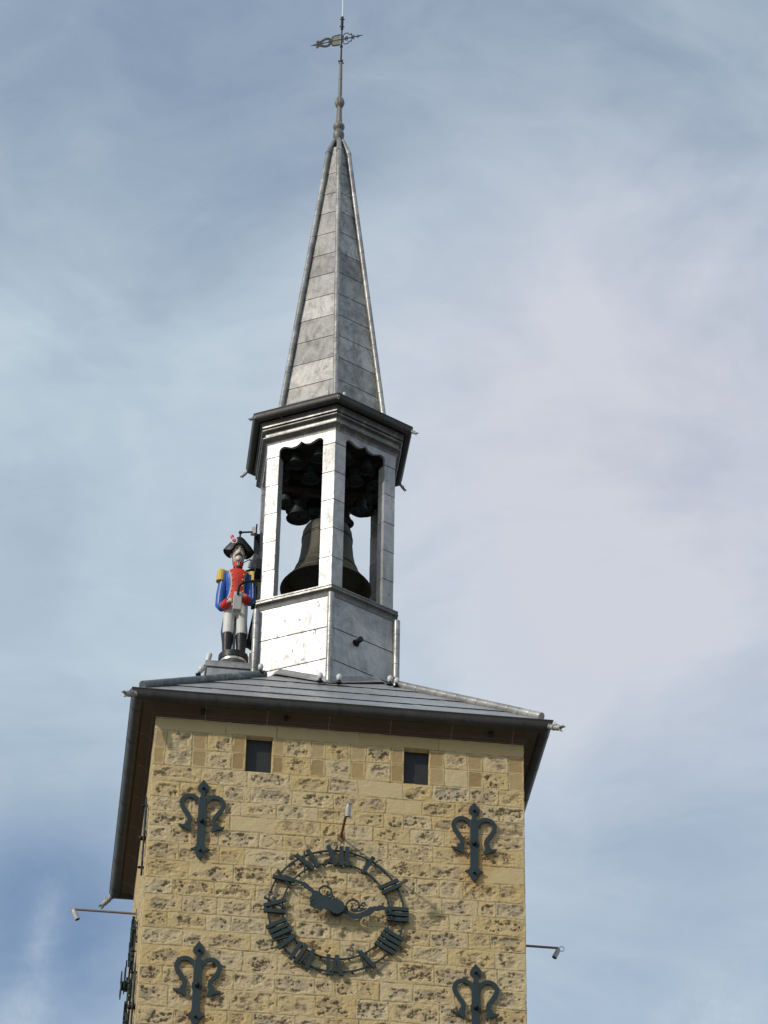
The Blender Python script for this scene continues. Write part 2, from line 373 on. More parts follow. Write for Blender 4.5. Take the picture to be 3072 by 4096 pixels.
def build_wall():
    r = random.Random(41)
    u = np.concatenate([np.linspace(-10.5, -3.5, 190, endpoint=False), np.linspace(-3.5, 3.5, 560, endpoint=False), np.linspace(3.5, 10.5, 70)])
    z = np.concatenate([np.linspace(0, -1.15, 96, endpoint=False), np.linspace(-1.15, ZB, 500)])
    UU, ZZ = np.meshgrid(u, z)
    H = np.zeros_like(UU); patch = np.zeros_like(UU); tint = np.zeros_like(UU); joint = np.zeros_like(UU); brown = np.zeros_like(UU); pit = np.zeros_like(UU)
    # slight wander of every bed and joint
    wx = UU+(fbm(UU*2.3, ZZ*2.3, 3)-.5)*.05; wz = ZZ+(fbm(UU*1.1+40, ZZ*3, 9)-.5)*.045
    n_lo = fbm(UU*3.1, ZZ*4.3, 21, 4); n_mid = fbm(UU*8.5, ZZ*11.5, 33, 4, .6); n_hi = fbm(UU*20, ZZ*27, 55, 3, .6)
    pitn = fbm(UU*12.5+3, ZZ*17, 71, 3, .55); edge = fbm(UU*4.6+9, ZZ*6.5, 91, 4, .6)
    lump = fbm(UU*5.2+70, ZZ*6.4+11, 123, 2)
    blocks = []
    rows = [(-.02, -.285)]
    zc = -1.05
    while zc > ZB:
        h = r.choice([.29, .31, .33, .35, .36, .38, .42]); rows.append((zc, zc-h)); zc -= h
    for (z1, z0) in rows:
        for w0 in (-10.5, -3.5, 3.5):
            x = w0
            while x < w0+7-.05:
                w = r.uniform(.34, .86) if z1 < -.5 else r.uniform(.85, 1.4)
                if r.random() < .15: w *= 1.25
                if w0+7-(x+w) < .45: w = w0+7-x
                k = 'lintel' if z1 > -.5 else 'rough'
                blocks.append((x, x+w, z0, z1, k)); x += w
    # upper band between the windows: smooth brown blocks and rough ones in turn
    band = [(-3.5, -3.27, 'b'), (-3.27, -2.79, 'r'), (-2.79, -2.5, 'b'), (-2.5, -2.04, 'r'), (-2.04, -1.78, 'b'), (-1.28, -1.04, 'b'), (-1.04, -.55, 'r'),
            (-.55, -.27, 'b'), (-.27, .2, 'r'), (.2, .49, 'b'), (.49, .96, 'r'), (.96, 1.22, 'b'), (1.69, 1.98, 'b'), (1.98, 2.42, 'r'), (2.42, 2.72, 'b'),
            (2.72, 3.2, 'r'), (3.2, 3.5, 'b')]
    for w0 in (-7, 0, 7):
        for (a_, b_, k) in band:
            for (z1, z0) in ((-.285, -.665), (-.665, -1.05)):
                blocks.append((a_+w0, b_+w0, z0, z1, 'brown' if k == 'b' else 'rough'))
    for (x0, x1, z0, z1, k) in blocks:
        c0, c1 = np.searchsorted(u, [x0-.08, x1+.08]); r0, r1 = np.searchsorted(-z, [-z1-.08, -z0+.08])
        sl = (slice(r0, r1), slice(c0, c1)); X, Z = wx[sl], wz[sl]
        d = np.minimum(np.minimum(X-x0, x1-X), np.minimum(Z-z0, z1-Z)); ins = d > 0
        if not ins.any(): continue
        tv = r.random(); tint[sl] = np.where(ins, tv, tint[sl])
        jn = (d > 0) & (d < .010); joint[sl] = np.where(jn, .25+.75*sstep(.36, .52, n_mid[sl]), joint[sl])
        H[sl] += np.where(ins, np.where(d < .010, -.010*sstep(.34, .5, n_lo[sl]), 0)+r.uniform(-.002, .002), 0)
        if k == 'brown':
            m = sstep(.012, .045, d+(edge[sl]-.5)*.05)*(.5+.5*r.random())
            brown[sl] = np.where(ins, m, brown[sl]); H[sl] -= np.where(ins, m*.010, 0); continue
        if k == 'lintel':
            brown[sl] = np.where(ins, r.uniform(0, .22), brown[sl]); continue
        sm = r.random()
        if sm < .02: continue                                   # a block that stayed smooth
        sx, sz = r.uniform(.66, .96), r.uniform(.64, .94); ox, oz = r.uniform(-.06, .06), r.uniform(-.04, .03)
        cx, cz = (x0+x1)/2+ox, (z0+z1)/2+oz; hw, hh = (x1-x0)/2*sx, (z1-z0)/2*sz
        q = (np.abs((X-cx)/hw)**3+np.abs((Z-cz)/hh)**3)**(1/3)
        e = 1-q+(edge[sl]-.5)*1.15+(n_mid[sl]-.5)*1.15+(n_hi[sl]-.5)*.7-r.uniform(-.26, .10)
        m = sstep(.0, .42, e)*ins*sstep(.012, .05, d)
        deep = r.uniform(.003, .016)
        amp = r.uniform(.40, .95); H[sl] -= m*(deep*amp+(n_mid[sl]-.42)*.036*amp+(.5-n_hi[sl])*.028*amp); H[sl] += m*(lump[sl]-.5)*.075*amp
        p = sstep(.57, .66, pitn[sl]+(n_hi[sl]-.5)*.35)*m; pit[sl] = np.maximum(pit[sl], p); H[sl] -= p*.030*r.uniform(.3, 1.2)
        st = r.uniform(.35, 1.0); patch[sl] = np.maximum(patch[sl], m*st*(.45+.55*sstep(.3, .6, n_mid[sl])))
        # a lip of pointing pushed up round the worn heart
        H[sl] += np.exp(-((e+.12)/.16)**2)*.007*ins
    H += (n_lo-.5)*.018+(n_hi-.5)*.006
    # rust weeping from the anchors
    rust = np.zeros_like(UU)
    for (ax, az, amt) in ((-2.54, -1.335, .35), (2.54, -1.37, 1.0), (-2.47, -4.70, .75), (2.56, -4.76, .35)):
        dx = (UU-ax-.06)/(.34+.1*(fbm(UU*3, ZZ*3, 5)-.5)); dz = (ZZ-(az-1.05))/.95
        q = np.exp(-(dx**2*1.2+np.abs(dz)**3))*sstep(.30, .62, fbm(UU*4.0, ZZ*3.0, 13)*.7+fbm(UU*9, ZZ*9, 14)*.3)
        rust = np.maximum(rust, q*amt)
    # window recesses
    for (x0, x1) in ((-1.775, -1.283), (1.224, 1.69)):
        for w0 in (0,):
            m = (UU > x0) & (UU < x1) & (ZZ < -.268) & (ZZ > -1.045)
            H = np.where(m, -.30, H); patch[m] = 0; pit[m] = 0; brown[m] = .3
    # positions
    cor = np.minimum(np.abs(UU+3.5), np.abs(UU-3.5)); fade = .6+.4*sstep(0, .05, cor); H = H*np.where(H < -.2, 1, fade)
    bx = np.clip(UU, -3.5, 3.5); by = np.where(UU < -3.5, -3.5+(-3.5-UU), np.where(UU > 3.5, -3.5+(UU-3.5), -3.5))
    nx = np.where(UU < -3.5, -1., np.where(UU > 3.5, 1., 0.)); ny = np.where(np.abs(UU) < 3.5, -1., 0.)
    cm = np.abs(np.abs(UU)-3.5) < 1e-6; nx = np.where(cm, np.sign(UU)*.7, nx); ny = np.where(cm, -.7, ny)
    V = np.stack([bx+nx*H, by+ny*H, ZZ+ZS], -1).reshape(-1, 3)
    nr, nc = UU.shape; idx = np.arange(nr*nc).reshape(nr, nc)
    Q = np.stack([idx[:-1, :-1], idx[1:, :-1], idx[1:, 1:], idx[:-1, 1:]], -1).reshape(-1, 4)
    me = bpy.data.meshes.new('stone_wall'); me.vertices.add(len(V)); me.vertices.foreach_set('co', V.astype(np.float32).ravel())
    me.loops.add(Q.size); me.loops.foreach_set('vertex_index', Q.astype(np.int32).ravel())
    me.polygons.add(len(Q)); me.polygons.foreach_set('loop_start', (np.arange(len(Q))*4).astype(np.int32)); me.polygons.foreach_set('loop_total', np.full(len(Q), 4, np.int32))
    me.update(calc_edges=True); me.validate()
    for nm, (a_, b_, c_) in (('stone', (patch, tint, joint)), ('stain', (brown, rust, pit))):
        at = me.attributes.new(nm, 'FLOAT_COLOR', 'POINT')
        at.data.foreach_set('color', np.stack([a_, b_, c_, np.ones_like(a_)], -1).astype(np.float32).ravel())
    me.polygons.foreach_set('use_smooth', np.ones(len(Q), bool)); me.materials.append(M_WALL)
    o = bpy.data.objects.new('stone_wall', me); COL.objects.link(o); o.parent = tower
    return o
wall = build_wall()
lw = MB(); lw.box((-A+.03, -A+.03, 0), (A-.03, A-.03, Zt(ZB)+.02)); lw.box((-A+.34, -A+.34, Zt(ZB)+.02), (A-.34, A-.02, Zt(-.03)))
lw.build('lower_wall', M_LOWER, tower)
for (x0, x1) in ((-1.775, -1.283), (1.224, 1.69)):
    w = MB(); w.box((x0-.02, -A+.15, Zt(-1.07)), (x1+.02, -A+.19, Zt(-.25))); wo_ = w.build('window_panel', M_SLATE, tower)

# ---- square eaves: coved stone cornice, half-round gutters, roof
def sweep4(b, prof):                # prof: (half width, z) swept round the square, mitred
    n = len(prof); vs = []
    for (h, z) in prof: vs += [(-h, -h, z), (h, -h, z), (h, h, z), (-h, h, z)]
    b.add(vs, [(i*4+k, i*4+(k+1) % 4, (i+1)*4+(k+1) % 4, (i+1)*4+k) for i in range(n-1) for k in range(4)])
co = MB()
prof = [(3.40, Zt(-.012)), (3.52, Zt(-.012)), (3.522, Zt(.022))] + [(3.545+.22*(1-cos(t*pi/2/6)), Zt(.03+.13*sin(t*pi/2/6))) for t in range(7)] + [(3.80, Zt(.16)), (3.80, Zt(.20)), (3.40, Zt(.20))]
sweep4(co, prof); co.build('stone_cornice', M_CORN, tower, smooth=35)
# small square holes in the cornice
for (x_) in (-2.62, -1.05, 2.85):
    h = MB(); h.box((x_-.04, -3.675, Zt(.055)), (x_+.04, -3.60, Zt(.12))); h.build('cornice_hole', M_DARK, tower)
# gutters: one length on each side
def gutter_side(k):
    b = MB(); ca, sa = [(1, 0), (0, 1), (-1, 0), (0, -1)][k]
    rot = lambda x, y: (x*ca-y*sa, x*sa+y*ca)
    prof = [(3.99, .30), (4.0, .285), (3.985, .262)] + [(3.855+.125*cos(t*pi/8), .235-.135*sin(t*pi/8)) for t in range(0, 9)] + [(3.70, .25), (3.70, .30)]
    n = len(prof); vs = []
    for (h, z) in prof:
        for s_ in (-1, 1):
            x, y = rot(s_*h, -h); vs.append((x, y, Zt(z)))
    b.add(vs, [(2*i, 2*i+1, 2*i+3, 2*i+2) for i in range(n-1)])
    x0 = -3.6
    while x0 < 3.8:              # lapped joints of the gutter lengths
        pr = [(3.857+.131*cos(t*pi/8), .235-.141*sin(t*pi/8)) for t in range(0, 9)]; vs = []
        for (h, z) in pr:
            for xx in (x0, x0+.03): vs.append((*rot(xx, -h), Zt(z)))
        b.add(vs, [(2*i, 2*i+1, 2*i+3, 2*i+2) for i in range(8)]); x0 += 1.17
    return b.build('roof_gutter', M_GUT, tower, smooth=40)
GUTS = [gutter_side(k) for k in range(4)]
KR = .835
def zroof(d): return .27+(3.98-d)*KR
ds = [3.97, 3.24, 2.5, 1.76, 1.02, .4]
rb = MB(); sweep4(rb, [(3.96, Zt(zroof(3.96)-.06)), (.3, Zt(zroof(.3)-.06))]); rb.build('roof_boarding', M_DARK, tower)
rf = MB()
for i in range(len(ds)-1):
    d0, d1 = ds[i], ds[i+1]-.012
    vs = []
    for (h, z) in ((d0+.01, zroof(d0)-.004), (d0, zroof(d0)+.012), (d1, zroof(d1)-.020)):
        vs += [(-h, -h, Zt(z)), (h, -h, Zt(z)), (h, h, Zt(z)), (-h, h, Zt(z))]
    rf.add(vs, [(j*4+k, j*4+(k+1) % 4, (j+1)*4+(k+1) % 4, (j+1)*4+k) for j in range(2) for k in range(4)])
# the lapped vertical joints of the sheets
r2 = random.Random(5)
for i in range(len(ds)-1):
    d0, d1 = ds[i], ds[i+1]
    for k in range(4):
        ca, sa = [(1, 0), (0, 1), (-1, 0), (0, -1)][k]
        x = -d1+r2.uniform(.2, 1.2)
        while x < d1-.1:
            q = []
            for (xx, dd, up) in ((x, d0-.002, .018), (x+.13, d0-.002, .018), (x+.08, d1, -.012), (x-.05, d1, -.012), (x, d0-.002, .004), (x+.13, d0-.002, .004), (x+.08, d1, -.026), (x-.05, d1, -.026)):
                q.append((xx*ca+dd*sa, xx*sa-dd*ca, Zt(zroof(dd)+up)))
            rf.add(q, [(0, 1, 2, 3), (1, 5, 6, 2), (0, 3, 7, 4), (0, 4, 5, 1)]); x += r2.uniform(1.4, 2.1)
roof = rf.build('hip_roof', M_ROOF, tower)
def roll(b, p0, p1, r, seg=.28, gap=.007, n=12):
    """lead roll dressed in short overlapping lengths"""
    p0, p1 = Vector(p0), Vector(p1); L = (p1-p0).length; d = (p1-p0)/L; k = max(1, int(L/seg)); s_ = L/k
    for i in range(k):
        a = p0+d*(i*s_); c = p0+d*((i+1)*s_-gap); rr = r*rng.uniform(.98, 1.02)
        b.tube([a, a+d*.02, c-d*.015, c], [rr*.985, rr*1.01, rr, rr*.985], n)
    b.tube([p0+d*.01, p1-d*.01], r*.88, 8)
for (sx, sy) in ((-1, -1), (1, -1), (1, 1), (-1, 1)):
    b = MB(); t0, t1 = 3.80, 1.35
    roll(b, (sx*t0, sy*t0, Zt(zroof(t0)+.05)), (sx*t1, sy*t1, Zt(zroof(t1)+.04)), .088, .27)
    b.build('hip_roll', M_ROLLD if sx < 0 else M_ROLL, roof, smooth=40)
def gargoyle(p, d, s=1.0, up=0.0):
    """small beast-headed spout: neck, ruff, ears, open jaws"""
    d = Vector((d[0], d[1], up)).normalized(); p = Vector(p); side = d.cross(Vector((0, 0, 1))).normalized(); u = side.cross(d)
    b = MB(); f = lambda a, x, y: p+d*a*s+side*x*s+u*y*s
    b.tube([f(-.06, 0, .02), f(.06, 0, .0), f(.17, 0, -.01), f(.26, 0, 0), f(.33, 0, .005)], [.055*s, .05*s, .047*s, .058*s, .045*s], 10)
    b.tube([f(.05, 0, 0), f(.075, 0, 0)], .062*s, 10); b.tube([f(.15, 0, -.005), f(.17, 0, -.005)], .06*s, 10)
    for sgn in (-1, 1):
        b.tube([f(.22, sgn*.03, .045), f(.17, sgn*.05, .10)], [.022*s, .004*s], 6)
        b.ball(f(.29, sgn*.03, .038), .014*s, 8)
        b.tube([f(.36, sgn*.025, .03), f(.40, sgn*.035, .06)], [.014*s, .005*s], 6)
    b.tube([f(.31, 0, .02), f(.38, 0, .035), f(.42, 0, .045)], [(.04*s, .022*s), (.034*s, .018*s), (.02*s, .012*s)], 8)
    b.tube([f(.30, 0, -.025), f(.36, 0, -.05), f(.40, 0, -.055)], [(.034*s, .018*s), (.028*s, .013*s), (.016*s, .009*s)], 8)
    for a in (.10, .14, .19): b.tube([f(a, 0, .045), f(a-.02, 0, .085)], [.012*s, .003*s], 5)
    return b
for k, (sx, sy) in enumerate(((-1, -1), (1, -1), (1, 1), (-1, 1))):
    q = gargoyle((sx*3.90, sy*3.90, Zt(.20)), (sx, sy), 1.0, -.7).build('gargoyle_spout', M_GARG, GUTS[k], smooth=50)

# ------------------------------------------------------------------ hexagonal turret
HX, HY, HR = -.0815, .0074, -.005
def hv(R, k, z):
    t = radians(60*k)+HR; return Vector((HX+R*sin(t), HY-R*cos(t), Zt(z)))
def sweep6(b, prof):
    n = len(prof); vs = []
    for (R, z) in prof: vs += [hv(R, k, z) for k in range(6)]
    b.add(vs, [(i*6+k, i*6+(k+1) % 6, (i+1)*6+(k+1) % 6, (i+1)*6+k) for i in range(n-1) for k in range(6)])
RW = 1.585
# drum: lapped lead courses over a dark core
core = MB(); sweep6(core, [(RW-.03, 1.2), (RW-.03, 4.56), (.02, 4.56)]); core.build('drum_core', M_DARK, tower)
dr = MB()
for (z0, z1) in ((1.2, 2.865), (2.883, 3.625), (3.643, 4.40)):
    sweep6(dr, [(RW-.03, z0), (RW+.008, z0), (RW+.006, z0+.02), (RW-.002, z1), (RW-.03, z1)])
drum = dr.build('turret_drum', M_LEAD, tower)
fl = MB(); sweep6(fl, [(RW+.20, 1.95), (RW+.03, 2.42), (RW+.012, 2.43)]);
fl2 = MB()
for k in range(6):
    b = MB(); roll(b, hv(RW+.075, k, 1.9), hv(RW+.075, k, 4.39), .068, .33); b.build('corner_roll', M_ROLL, drum, smooth=40)
# apron of lead where drum meets roof (front and sides follow the roof slope)
ap = MB()
for k in range(6):
    a, c = hv(RW+.012, k, 0), hv(RW+.012, k+1, 0)
    N = 12; row = []
    for i in range(N+1):
        p = a.lerp(c, i/N); dmax = max(abs(p.x), abs(p.y)); z = zroof(dmax); nrm = Vector((p.x-HX, p.y-HY, 0)).normalized()
        row.append((Vector((p.x, p.y, Zt(z+.15))), Vector((p.x, p.y, Zt(z+.04)))+nrm*.03, Vector((p.x, p.y, 0))+nrm*.15+Vector((0, 0, Zt(zroof(max(abs(p.x+nrm.x*.15), abs(p.y+nrm.y*.15)))+.042)))))
    for i in range(N):
        ap.add([*row[i], *row[i+1]], [(0, 1, 4, 3), (1, 2, 5, 4)])
ap.build('drum_apron', M_ROLL, drum, smooth=30)
lg = MB()
sweep6(lg, [(RW+.01, 4.385), (RW+.015, 4.40)]+[(RW+.02+.055*(1-cos(t*pi/8)), 4.40+.10*sin(t*pi/8)) for t in range(1, 5)]+[(RW+.09, 4.505), (RW+.105, 4.52), (RW+.105, 4.545), (RW+.085, 4.56), (RW+.085, 4.575), (RW+.10, 4.585), (RW+.10, 4.615), (RW-.05, 4.63), (.02, 4.632)])
lg.build('turret_ledge', M_MOULD, tower, smooth=25)
# vent pipe in the right front face
nf = Vector((.4957, -.8685, 0)); vp = Vector((.476, -1.25, Zt(3.49)))
b = MB(); b.tube([vp-nf*.05, vp+nf*.16+Vector((0, 0, .01))], .055, 14, cap=False); b.tube([vp+nf*.155+Vector((0, 0, .01)), vp+nf*.185+Vector((0, 0, .012))], [.062, .062], 14)
b.tube([vp+nf*.0, vp+nf*.015], .08, 14); b.build('vent_pipe', M_BLACKIRON, drum, smooth=40)
# pillars: angled lead-clad posts on every corner
RP = 1.567; LEAF = .275; TH = .21
ZF = 8.27
for k in range(6):
    b = MB(); inner = MB()
    v = hv(RP, k, 0); a = (hv(RP, k-1, 0)-v).normalized(); c = (hv(RP, k+1, 0)-v).normalized(); inw = (Vector((HX, HY, v.z))-v).normalized()
    na = Vector((-a.y, a.x, 0)); na = na if na.dot(inw) > 0 else -na
    nc = Vector((-c.y, c.x, 0)); nc = nc if nc.dot(inw) > 0 else -nc
    P = [v, v+c*LEAF, v+c*LEAF+nc*TH, v+inw*(TH/cos(radians(30))*1.0), v+a*LEAF+na*TH, v+a*LEAF]
    zs = [4.62, 5.376, 6.098, 6.815, 7.535, ZF-.004]
    for i in range(5):
        sh = lambda e, z: [Vector((p.x, p.y, Zt(z)))-inw*e for p in P]
        b.prism(sh(.004, zs[i]), sh(-.002, zs[i+1]-.013))
    ctr = sum(P, Vector())/6
    q = [Vector((p.x, p.y, 0)).lerp(Vector((ctr.x, ctr.y, 0)), .1) for p in P]
    inner.prism([p+Vector((0, 0, Zt(4.6))) for p in q], [p+Vector((0, 0, Zt(8.5))) for p in q])
    po = b.build('turret_pillar', M_LEAD, tower); inner.build('pillar_core', M_DARK, po)
# frieze panels with a scalloped head to every opening
fz = MB()
for k in range(6):
    a, c = hv(RP+.004, k, 0), hv(RP+.004, k+1, 0); e1 = (c-a).normalized(); L = (c-a).length
    n_ = Vector((e1.y, -e1.x, 0)); n_ = n_ if n_.dot(a-Vector((HX, HY, a.z))) > 0 else -n_
    w0, w1 = LEAF, L-LEAF; m_ = L/2; W_ = w1-w0
    half = [(0, 0), (.0, .12), (.03, .185), (.09, .212), (.15, .20), (.22, .165), (.29, .14), (.36, .142), (.42, .165), (.46, .20), (.5, .245)]
    top = [(w0+p[0]*W_, p[1]) for p in half]+[(w1-p[0]*W_, p[1]) for p in half[-2::-1]]
    out = [(0, 0)]+top+[(L, 0), (L, .37), (0, .37)]
    fz.poly(out, -n_, .06, Vector((a.x, a.y, Zt(ZF))), e1, (0, 0, 1))
fz.build('turret_frieze', M_LEAD, tower)
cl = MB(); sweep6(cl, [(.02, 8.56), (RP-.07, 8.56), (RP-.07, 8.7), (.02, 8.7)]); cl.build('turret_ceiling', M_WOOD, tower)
# cornice with beads
cn = MB()
def bead(R, z, r): return [(R+r*cos(t), z+r*sin(t)) for t in [(-90+i*30)*pi/180 for i in range(7)]]
sweep6(cn, [(RP-.1, 8.60), (RP+.012, 8.60), (RP+.016, 8.625)]+[(RP+.02+.10*(1-cos(t*pi/8)), 8.63+.075*sin(t*pi/8)) for t in range(1, 5)]+bead(RP+.115, 8.735, .024)
       + [(RP+.05, 8.765), (RP+.05, 8.80), (RP+.062, 8.803), (RP+.062, 8.845)]+[(RP+.062+.075*(1-cos(t*pi/8)), 8.85+.05*sin(t*pi/8)) for t in range(1, 5)]+bead(RP+.135, 8.93, .026)
       + [(RP+.11, 8.962), (RP+.11, 8.985), (RP+.165, 8.99), (RP+.165, 9.10), (RP+.20, 9.105), (RP+.20, 9.12), (RP+.05, 9.13)])
cn.build('turret_cornice', M_MOULD, tower, smooth=28)
gt = MB()
sweep6(gt, [(RP+.395, 9.285), (RP+.402, 9.272), (RP+.39, 9.255)]+[(RP+.285+.10*cos(t*pi/8), 9.22-.11*sin(t*pi/8)) for t in range(9)]+[(RP+.17, 9.25), (RP+.1, 9.28)])
gtr = gt.build('turret_gutter', M_GUT, tower, smooth=40)
for k in range(6):
    p = hv(RP+.33, k, 9.20); t = radians(60*k)+HR
    gargoyle(p, (sin(t), -cos(t)), .55, -.8).build('gargoyle_spout', M_GARG, gtr, smooth=50)
# skirt and spire
sk = MB(); sweep6(sk, [(RP+.37, 9.27), (1.24, 9.80), (1.22, 9.86)]); sk.build('spire_skirt', M_ROOF, tower)
def RSp(z): return 1.205-(z-9.86)*(1.205-.19)/(17.8-9.86)
spc = MB(); sweep6(spc, [(RSp(9.7)-.035, 9.7), (RSp(17.8)-.03, 17.8)]); spc.build('spire_core', M_DARK, tower)
sp = MB(); zz = [9.6, 10.30, 10.975, 11.64, 12.29, 12.95, 13.63, 14.28, 14.95, 15.62, 16.26, 16.93, 17.82]
for i in range(len(zz)-1):
    z0, z1 = zz[i], zz[i+1]-.011
    sweep6(sp, [(RSp(z0)-.03, z0), (RSp(z0)+.007, z0), (RSp(z1)-.002, z1), (RSp(z1)-.03, z1)])
spire = sp.build('spire', M_SPIRE, tower)
for k in range(6):
    b = MB(); roll(b, hv(RSp(9.72)+.055, k, 9.72), hv(RSp(17.62)+.055, k, 17.62), .060, .34); 
    b.tube([hv(RSp(17.6)+.055, k, 17.6), hv(RSp(17.66)+.05, k, 17.68), hv(.115, k, 18.1)], [.07, .066, .045], 10)
    b.build('spire_rib', M_ROLL, spire, smooth=40)
# finial: baluster, fluted ball, tapering rod
fn = MB()
fn.lathe([(.10, 18.02), (.085, 18.10), (.075, 18.13), (.10, 18.18), (.128, 18.26), (.134, 18.32), (.12, 18.39), (.095, 18.43), (.088, 18.46), (.115, 18.50), (.136, 18.55), (.134, 18.60), (.105, 18.65), (.075, 18.68), (.068, 18.74)], (HX, HY, ZS), 20)
fn.lathe([(.074, 18.735), (.062, 18.98), (.060, 19.19)], (HX, HY, ZS), 8)
fn.lathe([(.062, 19.185), (.072, 19.19), (.072, 19.205), (.062, 19.215)], (HX, HY, ZS), 16)
fn.lathe([(.065, 19.21), (.10, 19.25), (.118, 19.32), (.112, 19.38), (.085, 19.45), (.055, 19.50)], (HX, HY, ZS), 24, flute=.10)
fn.lathe([(.050, 19.48), (.047, 19.9), (.041, 20.08)], (HX, HY, ZS), 12); fn.lathe([(.045, 20.07), (.034, 20.66)], (HX, HY, ZS), 12)
finial = fn.build('finial', M_FIN, spire, smooth=40)

# pedestal of the soldier on the left slope
pd = MB(); PY0, PY1 = -.36, .40
pd.box((-2.44, PY0, Zt(1.3)), (-1.50, PY1, Zt(3.215))); ped = pd.build('pedestal', M_ROOF, tower)
pt = MB(); pt.box((-2.47, PY0-.03, Zt(3.235)), (-1.50, PY1+.03, Zt(3.345))); pt.box((-2.475, PY0-.035, Zt(3.345)), (-1.495, PY1+.035, Zt(3.365))); pt.build('pedestal_top', M_ROOF, ped)
pg = MB(); pg.box((-2.43, PY0+.02, Zt(3.21)), (-1.52, PY1-.02, Zt(3.24))); pg.build('pedestal_joint', M_DARK, ped)
# steel wedge that braces the pedestal against the drum
wd = MB(); wd.poly([(-1.47, 5.50), (-1.42, 5.35), (-1.47, 4.36), (-1.63, 4.42), (-1.56, 4.9)], (0, 1, 0), .10, (0, .55, ZS)); wd.build('brace_plate', M_BLACKIRON, ped)

# ================================================================== BELLS
def bell(name, label, loc, Rm, H_, m, group, smallseg=28, clap=True):
    o = thing(name, label, 'bell', loc, 0, group)
    prof = [(0.62*.50, 1.0), (.50, .965), (.545, .90), (.555, .82), (.56, .70), (.59, .52), (.645, .36), (.73, .22), (.84, .11), (.95, .04), (1.0, 0.0)]
    outer = [(.02, 1.01)]+prof; innr = [(.955, 0.0), (.86, .09), (.66, .28), (.54, .6), (.50, .88), (.02, .93)]
    b = MB(); P = [(r*Rm, z*H_) for r, z in outer+innr]
    b.lathe(P, (0, 0, 0), smallseg, capb=False, capt=False)
    for zb, e in ((.80, .012), (.77, .010), (.30, .012), (.27, .009), (.13, .008)):
        rr = np.interp(zb, [z for r, z in prof[::-1]], [r for r, z in prof[::-1]])
        b.lathe([((rr-.01)*Rm, zb*H_-.012*H_), ((rr+e)*Rm, zb*H_-.006*H_), ((rr+e)*Rm, zb*H_+.006*H_), ((rr-.01)*Rm, zb*H_+.012*H_)], (0, 0, 0), smallseg)
    b.build('bell_body', m, o, smooth=40)
    h = MB()
    for a in range(4):
        t = a*pi/2; h.tube([(.12*Rm*cos(t), .12*Rm*sin(t), H_), (.24*Rm*cos(t), .24*Rm*sin(t), H_*1.08), (.10*Rm*cos(t), .10*Rm*sin(t), H_*1.16)], .05*Rm, 8)
    h.lathe([(.2*Rm, H_*1.15), (.2*Rm, H_*1.2)], (0, 0, 0), 12); h.build('bell_crown', m, o, smooth=40)
    if clap:
        c_ = MB(); c_.tube([(0, 0, .9*H_), (.02*Rm, 0, .1*H_)], .035*Rm, 8); c_.ball((.02*Rm, 0, .06*H_), .11*Rm); c_.build('clapper', M_BLACKIRON, o, smooth=50)
    return o
bell('great_bell', 'great bronze bell filling the lower half of the open turret', (HX+.03, HY, Zt(5.58)), .955, 1.58, M_BELL, None, 48)
# carillon: two small bells behind the head of every opening, larger ones below
def hc(k, ap_, tg, z):
    t = radians(60*k+30)+HR; n_ = Vector((sin(t), -cos(t), 0)); e = Vector((cos(t), sin(t), 0)); return Vector((HX, HY, Zt(z)))+n_*ap_+e*tg
lab = {(5, -1): 'small dark bell at the left of the left front opening', (5, 1): 'small dark bell at the right of the left front opening, next to the middle pillar',
       (0, -1): 'small dark bell at the left of the right front opening, next to the middle pillar', (0, 1): 'small dark bell at the right of the right front opening'}
proto = None
for k in (5, 0, 1, 2, 3, 4):
    for s_ in (-1, 1):
        p = hc(k, 1.02, s_*.275, 8.20)
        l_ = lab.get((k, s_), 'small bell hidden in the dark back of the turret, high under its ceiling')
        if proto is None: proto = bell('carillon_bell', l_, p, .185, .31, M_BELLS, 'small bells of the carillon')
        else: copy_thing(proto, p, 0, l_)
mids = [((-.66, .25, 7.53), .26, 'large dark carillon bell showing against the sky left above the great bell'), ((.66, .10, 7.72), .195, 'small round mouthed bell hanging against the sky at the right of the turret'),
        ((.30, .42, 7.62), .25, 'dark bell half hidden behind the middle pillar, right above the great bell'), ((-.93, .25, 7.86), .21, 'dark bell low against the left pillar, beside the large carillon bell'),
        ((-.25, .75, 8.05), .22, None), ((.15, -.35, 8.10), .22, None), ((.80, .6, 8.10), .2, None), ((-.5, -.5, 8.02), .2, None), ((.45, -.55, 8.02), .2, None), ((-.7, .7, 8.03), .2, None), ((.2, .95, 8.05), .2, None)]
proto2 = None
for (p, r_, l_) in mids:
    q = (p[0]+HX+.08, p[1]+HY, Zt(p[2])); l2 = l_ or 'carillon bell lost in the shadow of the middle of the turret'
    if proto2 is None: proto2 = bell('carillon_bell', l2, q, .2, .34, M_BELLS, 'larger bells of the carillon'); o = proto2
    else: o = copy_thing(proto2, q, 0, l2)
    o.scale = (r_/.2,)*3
bf = MB()
for y_ in (-.62, 0, .62): bf.box((HX-1.0, HY+y_-.07, Zt(8.42)), (HX+1.0, HY+y_+.07, Zt(8.555)))
for x_ in (-.9, .9): bf.box((HX+x_-.06, HY-.5, Zt(8.25)), (HX+x_+.06, HY+.5, Zt(8.42)))
bf.box((HX-.09, HY-.09, Zt(7.47)), (HX+.11, HY+.09, Zt(8.42))); bf.box((HX-.98, HY+.1, Zt(8.10)), (HX+.98, HY+.24, Zt(8.25)))
for (p, r_, l_) in mids:
    zt_ = p[2]+.34*r_/.2*1.18
    if zt_ < 8.45: bf.tube([(p[0]+HX+.08, p[1]+HY, Zt(zt_)), (p[0]+HX+.08, p[1]+HY, Zt(8.56))], .022, 8)
